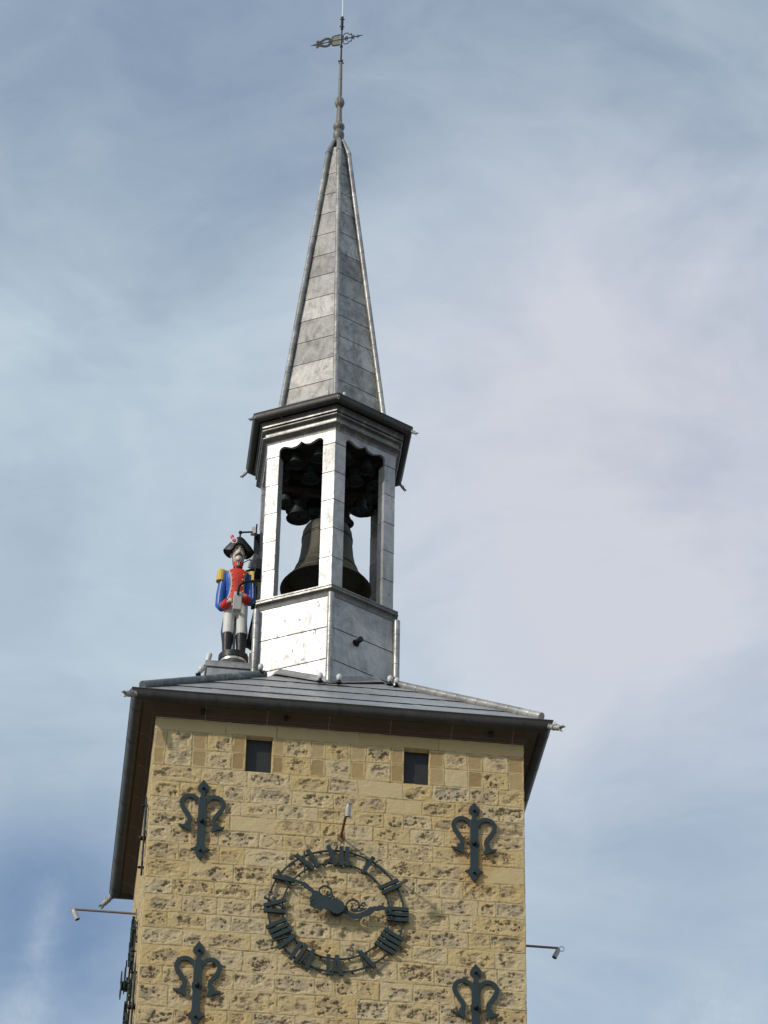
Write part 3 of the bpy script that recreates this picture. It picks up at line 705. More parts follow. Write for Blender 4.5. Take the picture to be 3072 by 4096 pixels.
for k in range(6):
    for s_ in (-1, 1):
        q = hc(k, 1.02, s_*.275, 8.20+.31*1.18); bf.tube([q, (q.x, q.y, Zt(8.56))], .02, 8)
bf.build('bell_frame', M_WOOD, tower)

# ================================================================== CLOCKS
def clock(label, loc, rz):
    """local x runs along the wall, -y stands off it"""
    o = thing('wall_clock', label, 'clock', loc, rz, 'skeleton clocks on the tower walls')
    YF = -.055; N = (0, -1, 0)
    for (R, w, nm) in ((1.245, .030, 'outer_ring'), (.985, .026, 'inner_ring')):
        b = MB(); b.ribbon([(R*cos(2*pi*i/96), R*sin(2*pi*i/96)) for i in range(96)], w, N, .03, (0, YF+.02, 0), closed=True); b.build(nm, M_IRON, o, smooth=30)
    chars = ['I', 'II', 'III', 'IIII', 'V', 'VI', 'VII', 'VIII', 'IX', 'X', 'XI', 'XII']
    r0, r1 = .925, 1.325
    WD = {'I': .108, 'V': .235, 'X': .235}
    for i, s_ in enumerate(chars):
        th = radians(90-30*(i+1)); er = Vector((cos(th), 0, sin(th))); et = Vector((sin(th), 0, -cos(th)))
        b = MB(); tot = sum(WD[c] for c in s_); x = -tot/2
        for c in s_:
            w = WD[c]; m_ = x+w/2
            if c == 'I': b.ribbon([(m_, r0), (m_, r1)], .072, N, .05, (0, YF, 0), et, er)
            elif c == 'V':
                b.ribbon([(m_-.070, r1), (m_+.025, r0)], .074, N, .05, (0, YF, 0), et, er)
                b.ribbon([(m_+.100, r1), (m_+.035, r0)], .026, N, .044, (0, YF, 0), et, er)
            else:
                b.ribbon([(m_-.075, r1), (m_+.075, r0)], .074, N, .05, (0, YF, 0), et, er)
                b.ribbon([(m_+.100, r1), (m_-.100, r0)], .026, N, .044, (0, YF, 0), et, er)
            x += w
        b.build('numeral', M_IRON, o)
    for i in range(12):
        th = radians(15+30*i)
        for R in (1.245, .985):
            b = MB(); b.tube([(R*cos(th), YF+.03, R*sin(th)), (R*cos(th), .04, R*sin(th))], .018, 6); b.build('wall_pin', M_BLACKIRON, o)
    # hands, cut from plate: outlines in metres round the arbor
    T = lambda px, py: ((px-822)*.00227, -((py-866)-.075*(px-822))*.00261)
    hub = MB(); hub.tube([(0, .05, 0), (0, -.212, 0)], .05, 16); hub.tube([(0, -.03, 0), (0, -.146, 0)], .11, 18); hub.tube([(0, -.172, 0), (0, -.198, 0)], .09, 18); hub.build('arbor', M_IRON, o, smooth=40)
    mh = MB(); yM = -.20
    left = [(835, 812), (812, 806), (790, 806), (765, 800), (745, 792), (718, 782), (700, 772), (688, 762), (668, 752), (655, 738), (640, 742), (622, 726), (606, 712), (588, 700), (576, 684), (560, 678), (556, 668), (538, 672), (526, 664), (500, 662), (488, 668), (510, 676), (528, 690), (520, 700), (545, 704), (556, 720), (574, 724), (590, 740), (610, 748), (618, 764), (612, 780), (598, 796), (612, 802), (598, 822), (606, 832), (600, 856), (622, 868), (640, 884), (660, 880), (684, 892), (712, 880), (742, 886), (770, 898), (790, 915), (830, 925), (868, 905), (888, 870), (870, 835), (850, 818)]
    mh.poly([T(*p) for p in left], N, .02, (0, yM, 0))
    c0 = [(800, 812), (778, 808), (770, 796), (788, 784), (798, 802)]
    sc = catmull([(*T(*p), 0) for p in [(690, 775), (674, 750), (682, 722), (712, 706), (748, 714), (772, 742), (766, 770), (744, 772), (738, 754), (750, 748)]], 5)
    mh.ribbon([(p.x, p.y) for p in sc], [.035]*len(sc), N, .024, (0, yM, 0))
    sc = catmull([(*T(*p), 0) for p in [(715, 780), (740, 790), (764, 800), (780, 782), (798, 796), (790, 812)]], 5); mh.ribbon([(p.x, p.y) for p in sc], .028, N, .026, (0, yM, 0))
    sc = catmull([(*T(*p), 0) for p in [(640, 808), (616, 816), (610, 838), (628, 850), (640, 838)]], 5); mh.ribbon([(p.x, p.y) for p in sc], .02, N, .026, (0, yM, 0))
    mh.ribbon([T(505, 668), T(440, 640), T(380, 612)], [.05, .035, .012], N, .018, (0, yM, 0))
    mh.build('minute_hand', M_IRON, o)
    hh = MB(); yH = -.15; T0 = T; T = lambda px, py: (T0(px, py)[0]*1.045, T0(px, py)[1]*1.12)
    right = [(830, 832), (880, 850), (900, 876), (918, 896), (945, 908), (985, 908), (1020, 898), (1050, 884), (1066, 868), (1084, 860), (1096, 866), (1112, 856), (1128, 862), (1146, 852), (1172, 854), (1200, 864), (1222, 878), (1244, 888), (1238, 900), (1212, 892), (1190, 884), (1166, 884), (1146, 892), (1120, 888), (1100, 904), (1084, 916), (1066, 918), (1060, 926), (1030, 930), (1000, 940), (965, 944), (936, 932), (905, 916), (878, 904), (850, 920), (800, 915), (790, 860)]
    hh.poly([T(*p) for p in right], N, .02, (0, yH, 0))
    for pts, w in (([(905, 880), (892, 850), (912, 822), (950, 812), (984, 828), (992, 856), (974, 880), (944, 880), (934, 862), (948, 850)], .030), ([(992, 870), (1006, 848), (1022, 832), (1040, 838)], .022), ([(990, 868), (1010, 874), (1026, 866), (1022, 852), (1008, 850)], .02),
                   ([(1200, 872), (1196, 892), (1204, 910), (1222, 916), (1234, 906), (1226, 896)], .022), ([(930, 880), (950, 890), (975, 892), (1010, 886), (1050, 872)], .024)):
        sc = catmull([(*T(*p), 0) for p in pts], 5); hh.ribbon([(p.x, p.y) for p in sc], w, N, .025, (0, yH, 0))
    hh.build('hour_hand', M_IRON, o)
    return o
clock('skeleton clock of dark iron Roman numerals on the front wall, showing ten to three', (0, -A, Zt(-3.885)), 0)
clock('dark iron clock seen edge-on on the left side wall, its hands standing off', (-A, 0, Zt(-3.885)), -pi/2)

# ================================================================== WALL ANCHORS
def anchor(label, loc, rz):
    o = thing('wall_anchor', label, 'wall anchor', loc, rz, 'forged iron wall anchors on the tower')
    N = (0, -1, 0); y0 = -.03
    b = MB()
    half = [(0, 0), (.03, -.045), (.07, -.10), (.10, -.15), (.107, -.20), (.09, -.245), (.06, -.275), (.042, -.285), (.045, -.30), (.042, -.36), (.07, -.40), (.078, -.60), (.075, -.80), (.098, -.87), (.098, -.93), (.076, -.99), (.074, -1.36), (.09, -1.42), (.13, -1.46), (.175, -1.475), (.168, -1.495), (.10, -1.52), (.09, -1.54), (.088, -1.57), (.06, -1.635), (.0, -1.70)]
    out = half+[(-x, z) for x, z in half[-2:0:-1]]
    b.poly(out, N, .034, (0, y0, 0)); b.build('shaft', M_IRON, o, bevel=.006)
    for s_ in (-1, 1):
        b = MB(); pth = catmull([(s_*.03, -.56, 0), (s_*.09, -.43, 0), (s_*.19, -.365, 0), (s_*.30, -.39, 0), (s_*.362, -.49, 0), (s_*.345, -.60, 0), (s_*.285, -.71, 0), (s_*.225, -.81, 0), (s_*.215, -.90, 0), (s_*.25, -.97, 0)], 5)
        b.ribbon([(p.x*1.06, p.y) for p in pth], .086, N, .028, (0, y0, 0))
        foot = [(s_*p[0]*1.04, p[1]) for p in [(.20, -.92), (.19, -1.0), (.175, -1.08), (.20, -1.12), (.24, -1.09), (.30, -1.055), (.36, -1.045), (.40, -1.02), (.415, -.965), (.37, -.985), (.32, -.985), (.29, -.955), (.285, -.90)]]
        b.poly(foot, N, .031, (0, y0, 0)); b.build('scroll_arm', M_IRON, o, bevel=.005)
    for z_, r_ in ((-.20, .028), (-.90, .045), (-1.52, .026)):
        b = MB(); b.tube([(0, .05, z_), (0, y0-.075, z_)], r_, 10); b.ball((0, y0-.07, z_), r_*1.05, 10); b.build('bolt', M_BLACKIRON, o, smooth=40)
    return o
an = anchor('upper left iron wall anchor, below the left slate window', (-2.535, -A, Zt(-1.335)), 0)
copy_thing(an, (2.54, -A, Zt(-1.375)), 0, 'upper right iron wall anchor on a patch of orange rust, near the right wall edge')
copy_thing(an, (-2.455, -A, Zt(-4.70)), 0, 'lower left iron wall anchor with rust behind its shaft, cut by the picture edge')
copy_thing(an, (2.565, -A, Zt(-4.755)), 0, 'lower right iron wall anchor under the protruding lamp, cut by the picture edge')
copy_thing(an, (-A, -2.54, Zt(-1.2)), -pi/2, 'upper wall anchor on the left side wall, seen edge-on under the eave')
copy_thing(an, (-A, -2.54, Zt(-4.70)), -pi/2, 'lower wall anchor on the left side wall, seen edge-on beside the edge-on clock')

# ================================================================== LAMPS
def pole_lamp(label, loc, rz, m_pole, tilt):
    """clock floodlight on a long pole; local -y leads away from the wall"""
    o = thing('clock_floodlight', label, 'floodlight', loc, rz, 'floodlights on poles over the clocks')
    L = 1.22
    b = MB(); b.tube([(0, .05, 0), (0, -L, .0)], .024, 10); b.build('pole', m_pole, o, smooth=40)
    b = MB(); b.box((-.07, -.012, -.06), (.07, .03, .06)); b.box((-.02, -.03, -.10), (.02, .02, .10)); b.build('wall_plate', m_pole, o)
    h = MB(); a = Vector((0, -L-.01, -.02)); d = Vector((0, sin(tilt), -cos(tilt)))
    h.tube([a, a+d*.03, a+d*.06, a+d*.17, a+d*.215], [.03, .043, .048, .050, .052], 14); hd = h.build('lamp_head', M_LAMPG, o, smooth=40)
    q = MB(); q.tube([a+d*.212, a+d*.219], .045, 14); q.build('lamp_glass', M_BLACKIRON, hd)
    k = MB(); k.tube([(0, -L, .0), a+d*.05], .03, 10); k.ribbon([(-.045+.05*cos(t*pi/8), .05*sin(t*pi/8)) for t in range(16)], .012, (1, 0, 0), .012, a+Vector((0, -.01, .01)), (0, 1, 0), (0, 0, 1), closed=True); k.build('swivel', M_LAMPG, o)
    return o
pole_lamp('grey lamp on a rusty pole standing out from the front wall above the clock', (.057, -A, Zt(-2.319)), 0, M_RUST, .35)
pole_lamp('grey lamp on a long pinkish pole sticking out left of the tower', (-A, 0, Zt(-2.32)), -pi/2, M_PINKPOLE, .45)
pole_lamp('grey lamp on a dark pole sticking out right of the tower', (A, 0, Zt(-2.40)), pi/2, M_PINKPOLE, .45)

def egg_lamp(label, loc, rz, lean=0.0, s=.74):
    o = thing('roof_floodlight', label, 'floodlight', loc, rz, 'small floodlights on the roof')
    b = MB(); b.lathe([(.05, 0), (.065, .02), (.06, .06), (.035, .08)], (0, 0, 0), 12); b.tube([(0, 0, .05), (0, -.05, .10)], .03, 8); b.box((-.09, -.03, 0), (.09, .03, .035)); b.build('lamp_base', M_BLACKIRON, o, smooth=40)
    h = MB(); d = Vector((0, -sin(lean), cos(lean))); a = Vector((0, -.02, .08))
    P = [(.03, 0), (.06, .03), (.075, .08), (.078, .12), (.065, .17), (.035, .205), (.004, .215)]
    h.tube([a+d*z for r, z in P], [r for r, z in P], 14); h.build('lamp_head', M_LAMPW, o, smooth=60)
    o.scale = (s, s, s); return o
fl_ = lambda x, y, dz=.05: (x, y, Zt(zroof(max(abs(x), abs(y)))+dz))
egg_lamp('white egg shaped lamp at the left of the drum\'s front corner', fl_(-.27, -1.80), 0)
egg_lamp('white egg shaped lamp at the right of the drum\'s front corner', fl_(.105, -1.80), 0)
egg_lamp('white egg shaped lamp where the left hip meets the drum', (-1.435, -1.52, Zt(2.42)), 0)
egg_lamp('white egg shaped lamp at the drum\'s right corner, nearer the spire axis', (1.15, -1.52, Zt(2.38)), 0)
egg_lamp('pale lamp where the right hip meets the drum, outermost there', (1.30, -1.40, Zt(2.42)), 0)
egg_lamp('white lamp leaning over the roof behind the left hip', (-2.60, -.15, Zt(3.12)), radians(60), .5, .85)
# lamp on a bent rod at the pedestal edge
o = thing('roof_floodlight', 'white cylindrical lamp on a bent bracket at the soldier\'s pedestal', 'floodlight', (-2.42, .0, Zt(3.366)), 0, 'small floodlights on the roof')
b = MB(); b.tube([(.14, 0, .0), (-.02, 0, .12)], .012, 6); b.tube([(.25, -.02, .0), (0, 0, .25)], .010, 6); b.tube([(.0, 0, .0), (-.02, 0, .14)], .012, 6); b.build('bracket', M_BLACKIRON, o)
b = MB(); b.tube([(-.03, 0, .11), (-.02, 0, .19)], .05, 12); b.build('ballast_box', M_LAMPG, o)
b = MB(); b.tube([(-.02, 0, .19), (0, 0, .22), (.03, 0, .38), (.04, 0, .41)], [.04, .052, .06, .05], 14); b.build('lamp_head', M_LAMPW, o, smooth=40)
for k, (dx, nm) in enumerate(((-.17, 'left'), (.18, 'right'))):
    p = hv(1.46, 0, 9.62); q = (p.x+dx, p.y+abs(dx)*.5, p.z)
    o = thing('roof_floodlight', 'tiny lamp %s of the spire\'s front rib above the turret gutter' % nm, 'floodlight', q, 0, 'small floodlights on the roof')
    b = MB(); b.tube([(0, 0, -.12), (0, 0, .02)], .012, 6); b.build('bracket', M_BLACKIRON, o)
    b = MB(); b.tube([(0, 0, 0), (0, -.01, .03), (0, -.02, .11)], [.02, .034, .034], 10); b.build('lamp_head', M_LAMPW, o, smooth=40)

# ================================================================== WEATHER VANE AND ROD
v = thing('weather_vane', 'dark wrought iron weather vane with arrow and pierced banner tail on the spire tip', 'weather vane', (HX, HY, Zt(20.6)))
ex = Vector((R_.x, R_.y, 0)).normalized(); ey = Vector((F_.x, F_.y, 0)).normalized()
vd = (ex*.955-ey*.297).normalized(); vn = Vector((vd.y, -vd.x, 0)); vn = vn if vn.dot(ey) < 0 else -vn
zc = 21.37-20.6
b = MB(); b.lathe([(.022, .02), (.018, .5), (.018, 1.15)], (0, 0, 0), 10); b.lathe([(.018, .5), (.034, .52), (.034, .56), (.018, .58)], (0, 0, 0), 12); b.build('spindle', M_BLACKIRON, v, smooth=40)
b = MB(); b.lathe([(.036, .02), (.042, .035), (.036, .06)], (0, 0, 0), 12)
for a in range(4): b.ball((.062*cos(a*pi/2+.5), .062*sin(a*pi/2+.5), .035), .02, 8)
b.build('collar', M_BLACKIRON, v, smooth=50)
pl = lambda pts: [(x, z) for x, z in pts]
# right half: shaft, arrow head, scrolls
b = MB(); b.ribbon([(0, 0), (.44, 0)], .020, vn, .02, vn*-.01+Vector((0, 0, zc)), vd); b.poly([(.40, .045), (.385, .055), (.42, .0), (.385, -.055), (.40, -.045), (.44, -.012), (.53, 0), (.44, .012)], vn, .018, vn*-.009+Vector((0, 0, zc)), vd); b.build('arrow', M_BLACKIRON, v)
b = MB()
for s_ in (1, -1):
    for pts, w in (([(.03, .04), (.03, .10), (.07, .16), (.13, .175), (.17, .15), (.18, .115), (.235, .11), (.24, .13), (.25, .10)], .018), ([(.25, .10), (.24, .06), (.27, .03)], .015), ([(.07, .0), (.11, .055), (.14, .06), (.145, .035), (.12, .03)], .014),
                   ([(.05, .09), (.035, .06), (.05, .03)], .016), ([(.29, .01), (.265, .04), (.285, .065), (.31, .05), (.30, .02)], .014), ([(.10, .0), (.08, .04)], .014)):
        sc = catmull([(x, z*s_, 0) for x, z in pts], 4); b.ribbon([(p.x, p.y) for p in sc], w, vn, .014, vn*-.007+Vector((0, 0, zc)), vd)
b.build('scrollwork', M_BLACKIRON, v)
# left half: framed plate and pierced tail
b = MB(); b.poly([(-.035, .155), (-.17, .15), (-.225, .13), (-.235, .095), (-.235, .015), (-.035, .015)], vn, .012, vn*-.006+Vector((0, 0, zc)), vd)
b.poly([(-.035, -.015), (-.235, -.015), (-.235, -.095), (-.225, -.13), (-.17, -.15), (-.035, -.155)], vn, .012, vn*-.006+Vector((0, 0, zc)), vd); b.build('plate', M_VGREEN, v)
b = MB()
b.ribbon([(-.03, .16), (-.17, .158), (-.23, .135), (-.243, .09), (-.243, -.09), (-.23, -.135), (-.17, -.158), (-.03, -.16)], .026, vn, .022, vn*-.011+Vector((0, 0, zc)), vd); b.ribbon([(-.01, 0), (-.30, 0)], .018, vn, .024, vn*-.012+Vector((0, 0, zc)), vd)
for s_ in (1, -1):
    o_ = [(-.27, .0), (-.27, .06), (-.30, .115), (-.36, .145), (-.42, .14), (-.48, .105), (-.53, .08), (-.585, .085), (-.625, .12), (-.61, .06), (-.595, .0)]
    i_ = [(-.575, .035), (-.50, .055), (-.45, .085), (-.40, .09), (-.365, .07), (-.36, .03), (-.42, .012), (-.50, .008), (-.575, .010)]
    # pierced leaf: outer rim and inner opening joined as a ring
    sc = [(-.275, .0), (-.28, .05), (-.31, .095), (-.36, .118), (-.42, .112), (-.48, .08), (-.54, .055), (-.60, .06), (-.62, .115)]
    p_ = catmull([(x, z*s_, 0) for x, z in sc], 4); n_ = len(p_); b.ribbon([(p.x, p.y) for p in p_], [.068 if i < n_*.8 else .068*(1-(i-n_*.8)/(n_*.2))+.006 for i in range(n_)], vn, .014, vn*-.007+Vector((0, 0, zc)), vd)
b.ribbon([(-.28, 0), (-.36, 0), (-.50, 0), (-.60, 0), (-.66, 0)], [.07, .016, .03, .045, .03], vn, .016, vn*-.008+Vector((0, 0, zc)), vd)
b.ribbon([(-.585, .13), (-.585, -.13)], .014, vn, .018, vn*-.009+Vector((0, 0, zc)), vd)
b.poly([(-.63, .012), (-.66, .028), (-.70, .012), (-.77, 0), (-.70, -.012), (-.66, -.028), (-.63, -.012)], vn, .014, vn*-.007+Vector((0, 0, zc)), vd); b.build('banner_tail', M_BLACKIRON, v)
r = thing('lightning_rod', 'thin bright lightning rod clamped above the weather vane, running out of the picture top', 'lightning rod', (HX, HY, Zt(21.72)))
b = MB(); b.tube([(0, 0, .1), (0, 0, 2.2)], .0105, 8); b.build('rod', M_ROD, r, smooth=40)
b = MB(); b.tube([(.0, 0, -.02), (0, 0, .38)], .034, 10)
for z_ in (.07, .31): b.tube([(-.06, 0, z_), (.06, 0, z_)], .012, 6); b.tube([(0, 0, z_-.02), (0, 0, z_+.02)], .036, 10)
b.build('clamp', M_BLACKIRON, r, smooth=40)

# ================================================================== THE PAINTED SOLDIER
M_SKIN = paint('painted_skin', (.55, .47, .40), .45, .08); M_BLUE = paint('painted_blue', (.016, .085, .36), .42, .12, .35); M_RED = paint('painted_red', (.56, .035, .022), .5, .10, .3)
M_WHITE = paint('painted_white', (.60, .60, .58), .5, .05, .3); M_BLK = paint('painted_black', (.009, .009, .011), .45, .2, .35); M_GOLD = paint('painted_yellow', (.55, .36, .03), .4, .15)
M_HAIR = paint('painted_hair', (.02, .014, .010), .5); M_GREYB = paint('grey_cast_box', (.34, .34, .33), .5, .06); M_DKBLUE = paint('painted_dark_blue', (.012, .03, .12), .35)
M_STEEL = paint('bare_steel', (.50, .48, .44), .3, .15, metal=.8); M_RED2 = paint('cockade_violet', (.22, .10, .22), .5); M_PINK = paint('painted_light_red', (.62, .05, .05), .4, .08)
SX, SY = -1.90, .0
sol = thing('soldier_statue', 'painted statue of a moustached soldier in blue coat, red facings and black bicorne', 'statue', (SX, SY, Zt(3.59)))
B0 = 3.59
def zz_(z): return z-B0
def fuse(parts, name, m, parent, voxel=.014, smooth_it=4):
    """one continuous skin over several overlapping solids"""
    tmp = parts.build('tmp_'+name, m)
    md = tmp.modifiers.new('r', 'REMESH'); md.mode = 'VOXEL'; md.voxel_size = voxel; md.use_smooth_shade = True
    if smooth_it:
        ms = tmp.modifiers.new('s', 'SMOOTH'); ms.factor = .5; ms.iterations = smooth_it
    dg = bpy.context.evaluated_depsgraph_get(); ev = tmp.evaluated_get(dg)
    me = bpy.data.meshes.new_from_object(ev); me.name = name
    old = tmp.data; bpy.data.objects.remove(tmp); bpy.data.meshes.remove(old)
    me.polygons.foreach_set('use_smooth', [True]*len(me.polygons)); me.materials.clear(); me.materials.append(m)
    o = bpy.data.objects.new(name, me); COL.objects.link(o); o.parent = parent; return o
def loft(b, rows, seg=20):            # rows: (z, cx, cy, rx, ry)
    vs = []; n = len(rows)
    for (z, cx, cy, rx, ry) in rows:
        for k in range(seg):
            a = 2*pi*k/seg; vs.append((cx+rx*cos(a), cy+ry*sin(a), zz_(z)))
    b.add(vs, [(i*seg+k, i*seg+(k+1) % seg, (i+1)*seg+(k+1) % seg, (i+1)*seg+k) for i in range(n-1) for k in range(seg)]+[tuple(range(seg))[::-1], tuple((n-1)*seg+k for k in range(seg))])
P_ = lambda x, y, z: (x, y, zz_(z))
# turntable
b = MB(); b.lathe([(.295, zz_(3.59)), (.308, zz_(3.60)), (.308, zz_(3.735)), (.29, zz_(3.745))], (0, 0, 0), 40); b.build('turntable', M_BLK, sol, smooth=40)
b = MB(); b.lathe([(.10, zz_(3.36)), (.10, zz_(3.53)), (.286, zz_(3.54)), (.290, zz_(3.589))], (0, 0, 0), 40); b.build('turntable_ring', M_STEEL, sol, smooth=40)
torso = [(5.02, 0, .01, .215, .15), (5.2, 0, .01, .205, .145), (5.4, 0, 0, .20, .15), (5.6, 0, 0, .235, .175), (5.74, 0, 0, .255, .17), (5.83, 0, .0, .215, .13), (5.87, 0, .01, .12, .09)]
armL = [P_(-.255, .01, 5.76), P_(-.29, .02, 5.55), P_(-.325, .02, 5.25), P_(-.335, .01, 4.98), P_(-.30, -.03, 4.91), P_(-.24, -.14, 4.90), P_(-.17, -.27, 4.92)]
armR = [P_(.255, .01, 5.76), P_(.285, .02, 5.55), P_(.30, .02, 5.3), P_(.30, .01, 5.17), P_(.27, -.05, 5.09), P_(.20, -.16, 5.06), P_(.12, -.28, 5.06)]
def legs(b, r1, r2, z0):
    for s_ in (-1, 1): b.tube([P_(s_*.122, .0, 5.0), P_(s_*.130, -.005, 4.7), P_(s_*.138, 0, 4.35), P_(s_*.140, 0, z0)], [r1*1.08, r1, r2, r2*.85], 16)
# head: skull, jaw, brow, nose, ears
def headmb(b):
    loft(b, [(5.84, 0, .01, .06, .06), (5.95, 0, .015, .075, .08), (6.04, 0, .01, .082, .09), (6.07, 0, -.035, .085, .115), (6.11, 0, -.03, .105, .135), (6.18, 0, -.01, .125, .15), (6.28, 0, .0, .133, .155), (6.36, 0, .01, .135, .155), (6.46, 0, .02, .13, .15), (6.54, 0, .02, .10, .12), (6.58, 0, .02, .05, .06)], 24)
    b.tube([P_(0, -.135, 6.345), P_(0, -.165, 6.28), P_(0, -.195, 6.225), P_(0, -.17, 6.208)], [.016, .022, .032, .026], 10)       # nose
    for s_ in (-1, 1):
        b.ball(P_(s_*.03, -.160, 6.220), .020, 8)                                             # nostril wings
        b.tube([P_(s_*.02, -.148, 6.355), P_(s_*.06, -.148, 6.365), P_(s_*.10, -.118, 6.35)], [.016, .018, .012], 8)     # brow ridge
        b.ball(P_(s_*.07, -.118, 6.225), .034, 10)                                            # cheek
        b.tube([P_(s_*.132, .02, 6.22), P_(s_*.148, .03, 6.27), P_(s_*.14, .035, 6.33)], [.016, .026, .018], 8)           # ear
    b.ball(P_(0, -.135, 6.085), .042, 10)                                                     # chin
    b.tube([P_(-.035, -.140, 6.15), P_(0, -.156, 6.152), P_(.035, -.140, 6.15)], [.012, .016, .012], 8)  # lips
body = MB(); loft(body, [(z, cx, cy, rx*.9, ry*.88) for z, cx, cy, rx, ry in torso]); headmb(body); legs(body, .09, .075, 3.80)
body.tube(armL, [.07, .06, .055, .055, .055, .05, .035], 12); body.tube(armR, [.07, .06, .055, .055, .055, .05, .035], 12)
fuse(body, 'body', M_SKIN, sol, .011, 2)
# hands closed on the hammer block
for nm, w, dx in (('hand', armL[-1], 1), ('hand', armR[-1], -1)):
    h = MB(); c = Vector(w); h.ball(c+Vector((dx*.015, -.03, 0)), .042, 12, (.8, 1.1, 1))
    for i in range(4):
        z_ = .032-.021*i; l_ = (.9, 1.0, .95, .8)[i]
        h.tube([c+Vector((dx*.02, -.06, z_)), c+Vector((dx*.045, -.085*l_, z_)), c+Vector((dx*.075*l_, -.07, z_))], [.011, .011, .009], 8)
    h.tube([c+Vector((dx*.0, -.05, .03)), c+Vector((dx*.02, -.085, .048)), c+Vector((dx*.045, -.10, .045))], [.013, .012, .009], 8)
    fuse(h, 'hand', M_SKIN, sol, .006, 1)
tr = MB(); legs(tr, .118, .110, 4.22); loft(tr, [(4.72, 0, 0, .225, .13), (4.9, 0, 0, .235, .15), (5.1, 0, .0, .22, .152)]); fuse(tr, 'trousers', M_WHITE, sol, .013, 3)
for s_ in (-1, 1):
    b = MB(); b.tube([P_(s_*.140, 0, 4.29), P_(s_*.140, 0, 4.27), P_(s_*.142, 0, 4.1), P_(s_*.143, .0, 3.85), P_(s_*.143, -.005, 3.745)], [.110, .119, .112, .094, .092], 18)
    b.tube([P_(s_*.13, .03, 3.79), P_(s_*.135, -.06, 3.79), P_(s_*.14, -.15, 3.775), P_(s_*.14, -.19, 3.765)], [.075, .07, .055, .03], 12); fuse(b, 'boot', M_BLK, sol, .012, 2)
b = MB(); b.tube([P_(0, .07, 3.74), P_(0, .07, 4.75)], .03, 10); b.build('support_post', M_GREYB, sol, smooth=40)
ct = MB(); loft(ct, [(z, cx, cy, rx*1.05, ry*1.06) for z, cx, cy, rx, ry in torso]); ct.tube(armL[:6], [.105, .10, .10, .098, .092, .085], 16); ct.tube(armR[:6], [.105, .10, .10, .098, .092, .085], 16)
coat = fuse(ct, 'coat', M_BLUE, sol, .013, 3)
b = MB()
for s_ in (-1, 1): b.tube([P_(s_*.15, .13, 5.1), P_(s_*.20, .15, 4.75), P_(s_*.23, .16, 4.42), P_(s_*.215, .16, 4.18)], [(.09, .05), (.10, .05), (.085, .05), (.03, .03)], 12)
b.build('coat_tails', M_DKBLUE, coat, smooth=60)
for arm, r_ in ((armL, .094), (armR, .092)):
    a, c = Vector(arm[5]), Vector(arm[6]); d = (c-a).normalized(); b = MB()
    b.tube([a-d*.05, a-d*.04, c-d*.03, c-d*.02], [r_*.9, r_, r_*.96, r_*.8], 16); cf = b.build('cuff', M_RED, sol, smooth=40)
    for k in range(2):
        q = MB(); q.ball(a+d*(.01+.05*k)+Vector((0, -.0, r_*.98))+Vector((-.01, -.02, 0)), .013, 8); q.build('button', M_GOLD, cf, smooth=60)
# red front of the coat, edged in white, with two rows of buttons
def tsurf(x, z, off):
    zs = [t[0] for t in torso]; rx = np.interp(z, zs, [t[3] for t in torso])*1.05+.012; ry = np.interp(z, zs, [t[4] for t in torso])*1.06+.010
    return -(ry*sqrt(max(.02, 1-min(.98, (x/rx)**2))))-off
def front_panel(name, m, grow, off, parent):
    zz2 = [5.855, 5.82, 5.76, 5.70, 5.62, 5.52, 5.42, 5.32, 5.22, 5.13, 5.05, 4.99]
    ww = [.165, .182, .178, .160, .138, .128, .124, .128, .150, .180, .200, .205]; b = MB(); n = 14; N = len(zz2)
    vs = []
    for z, w in zip(zz2, ww):
        z2 = z-(grow if z < 5.0 else 0)
        for k in range(n+1):
            x = (w+grow)*(2*k/n-1); vs.append((x, tsurf(x, z2, off), zz_(z2)))
    for z, w in zip(zz2, ww):
        for k in range(n+1):
            x = (w+grow)*(2*k/n-1); vs.append((x, tsurf(x, z, off)+.03, zz_(z)))
    o = N*(n+1); fs = []
    for i in range(N-1):
        for k in range(n):
            if zz2[i+1] < 5.16 and abs(2*(k+.5)/n-1) < (.50 if zz2[i+1] < 5.03 else .25): continue    # open below the waist
            a = i*(n+1)+k; fs += [(a, a+1, a+n+2, a+n+1), (o+a, o+a+n+1, o+a+n+2, o+a+1)]
    b.add(vs, fs); return b.build(name, m, parent, smooth=50)
fp = front_panel('red_facing', M_RED, 0, .010, coat); front_panel('white_piping', M_WHITE, .011, .004, coat)
b = MB(); b.tube([(0, tsurf(0, z, .012), zz_(z)) for z in (5.85, 5.7, 5.5, 5.3, 5.2)], .005, 6); b.build('seam', M_BLK, coat)
for s_ in (-1, 1):
    for (x, z) in ((.150, 5.79), (.125, 5.665), (.108, 5.54), (.108, 5.40), (.125, 5.27), (.155, 5.14)):
        b = MB(); b.ball((s_*x, tsurf(s_*x, z, .016), zz_(z)), .021, 8, (1, .7, 1)); b.build('button', M_GOLD, coat, smooth=60)
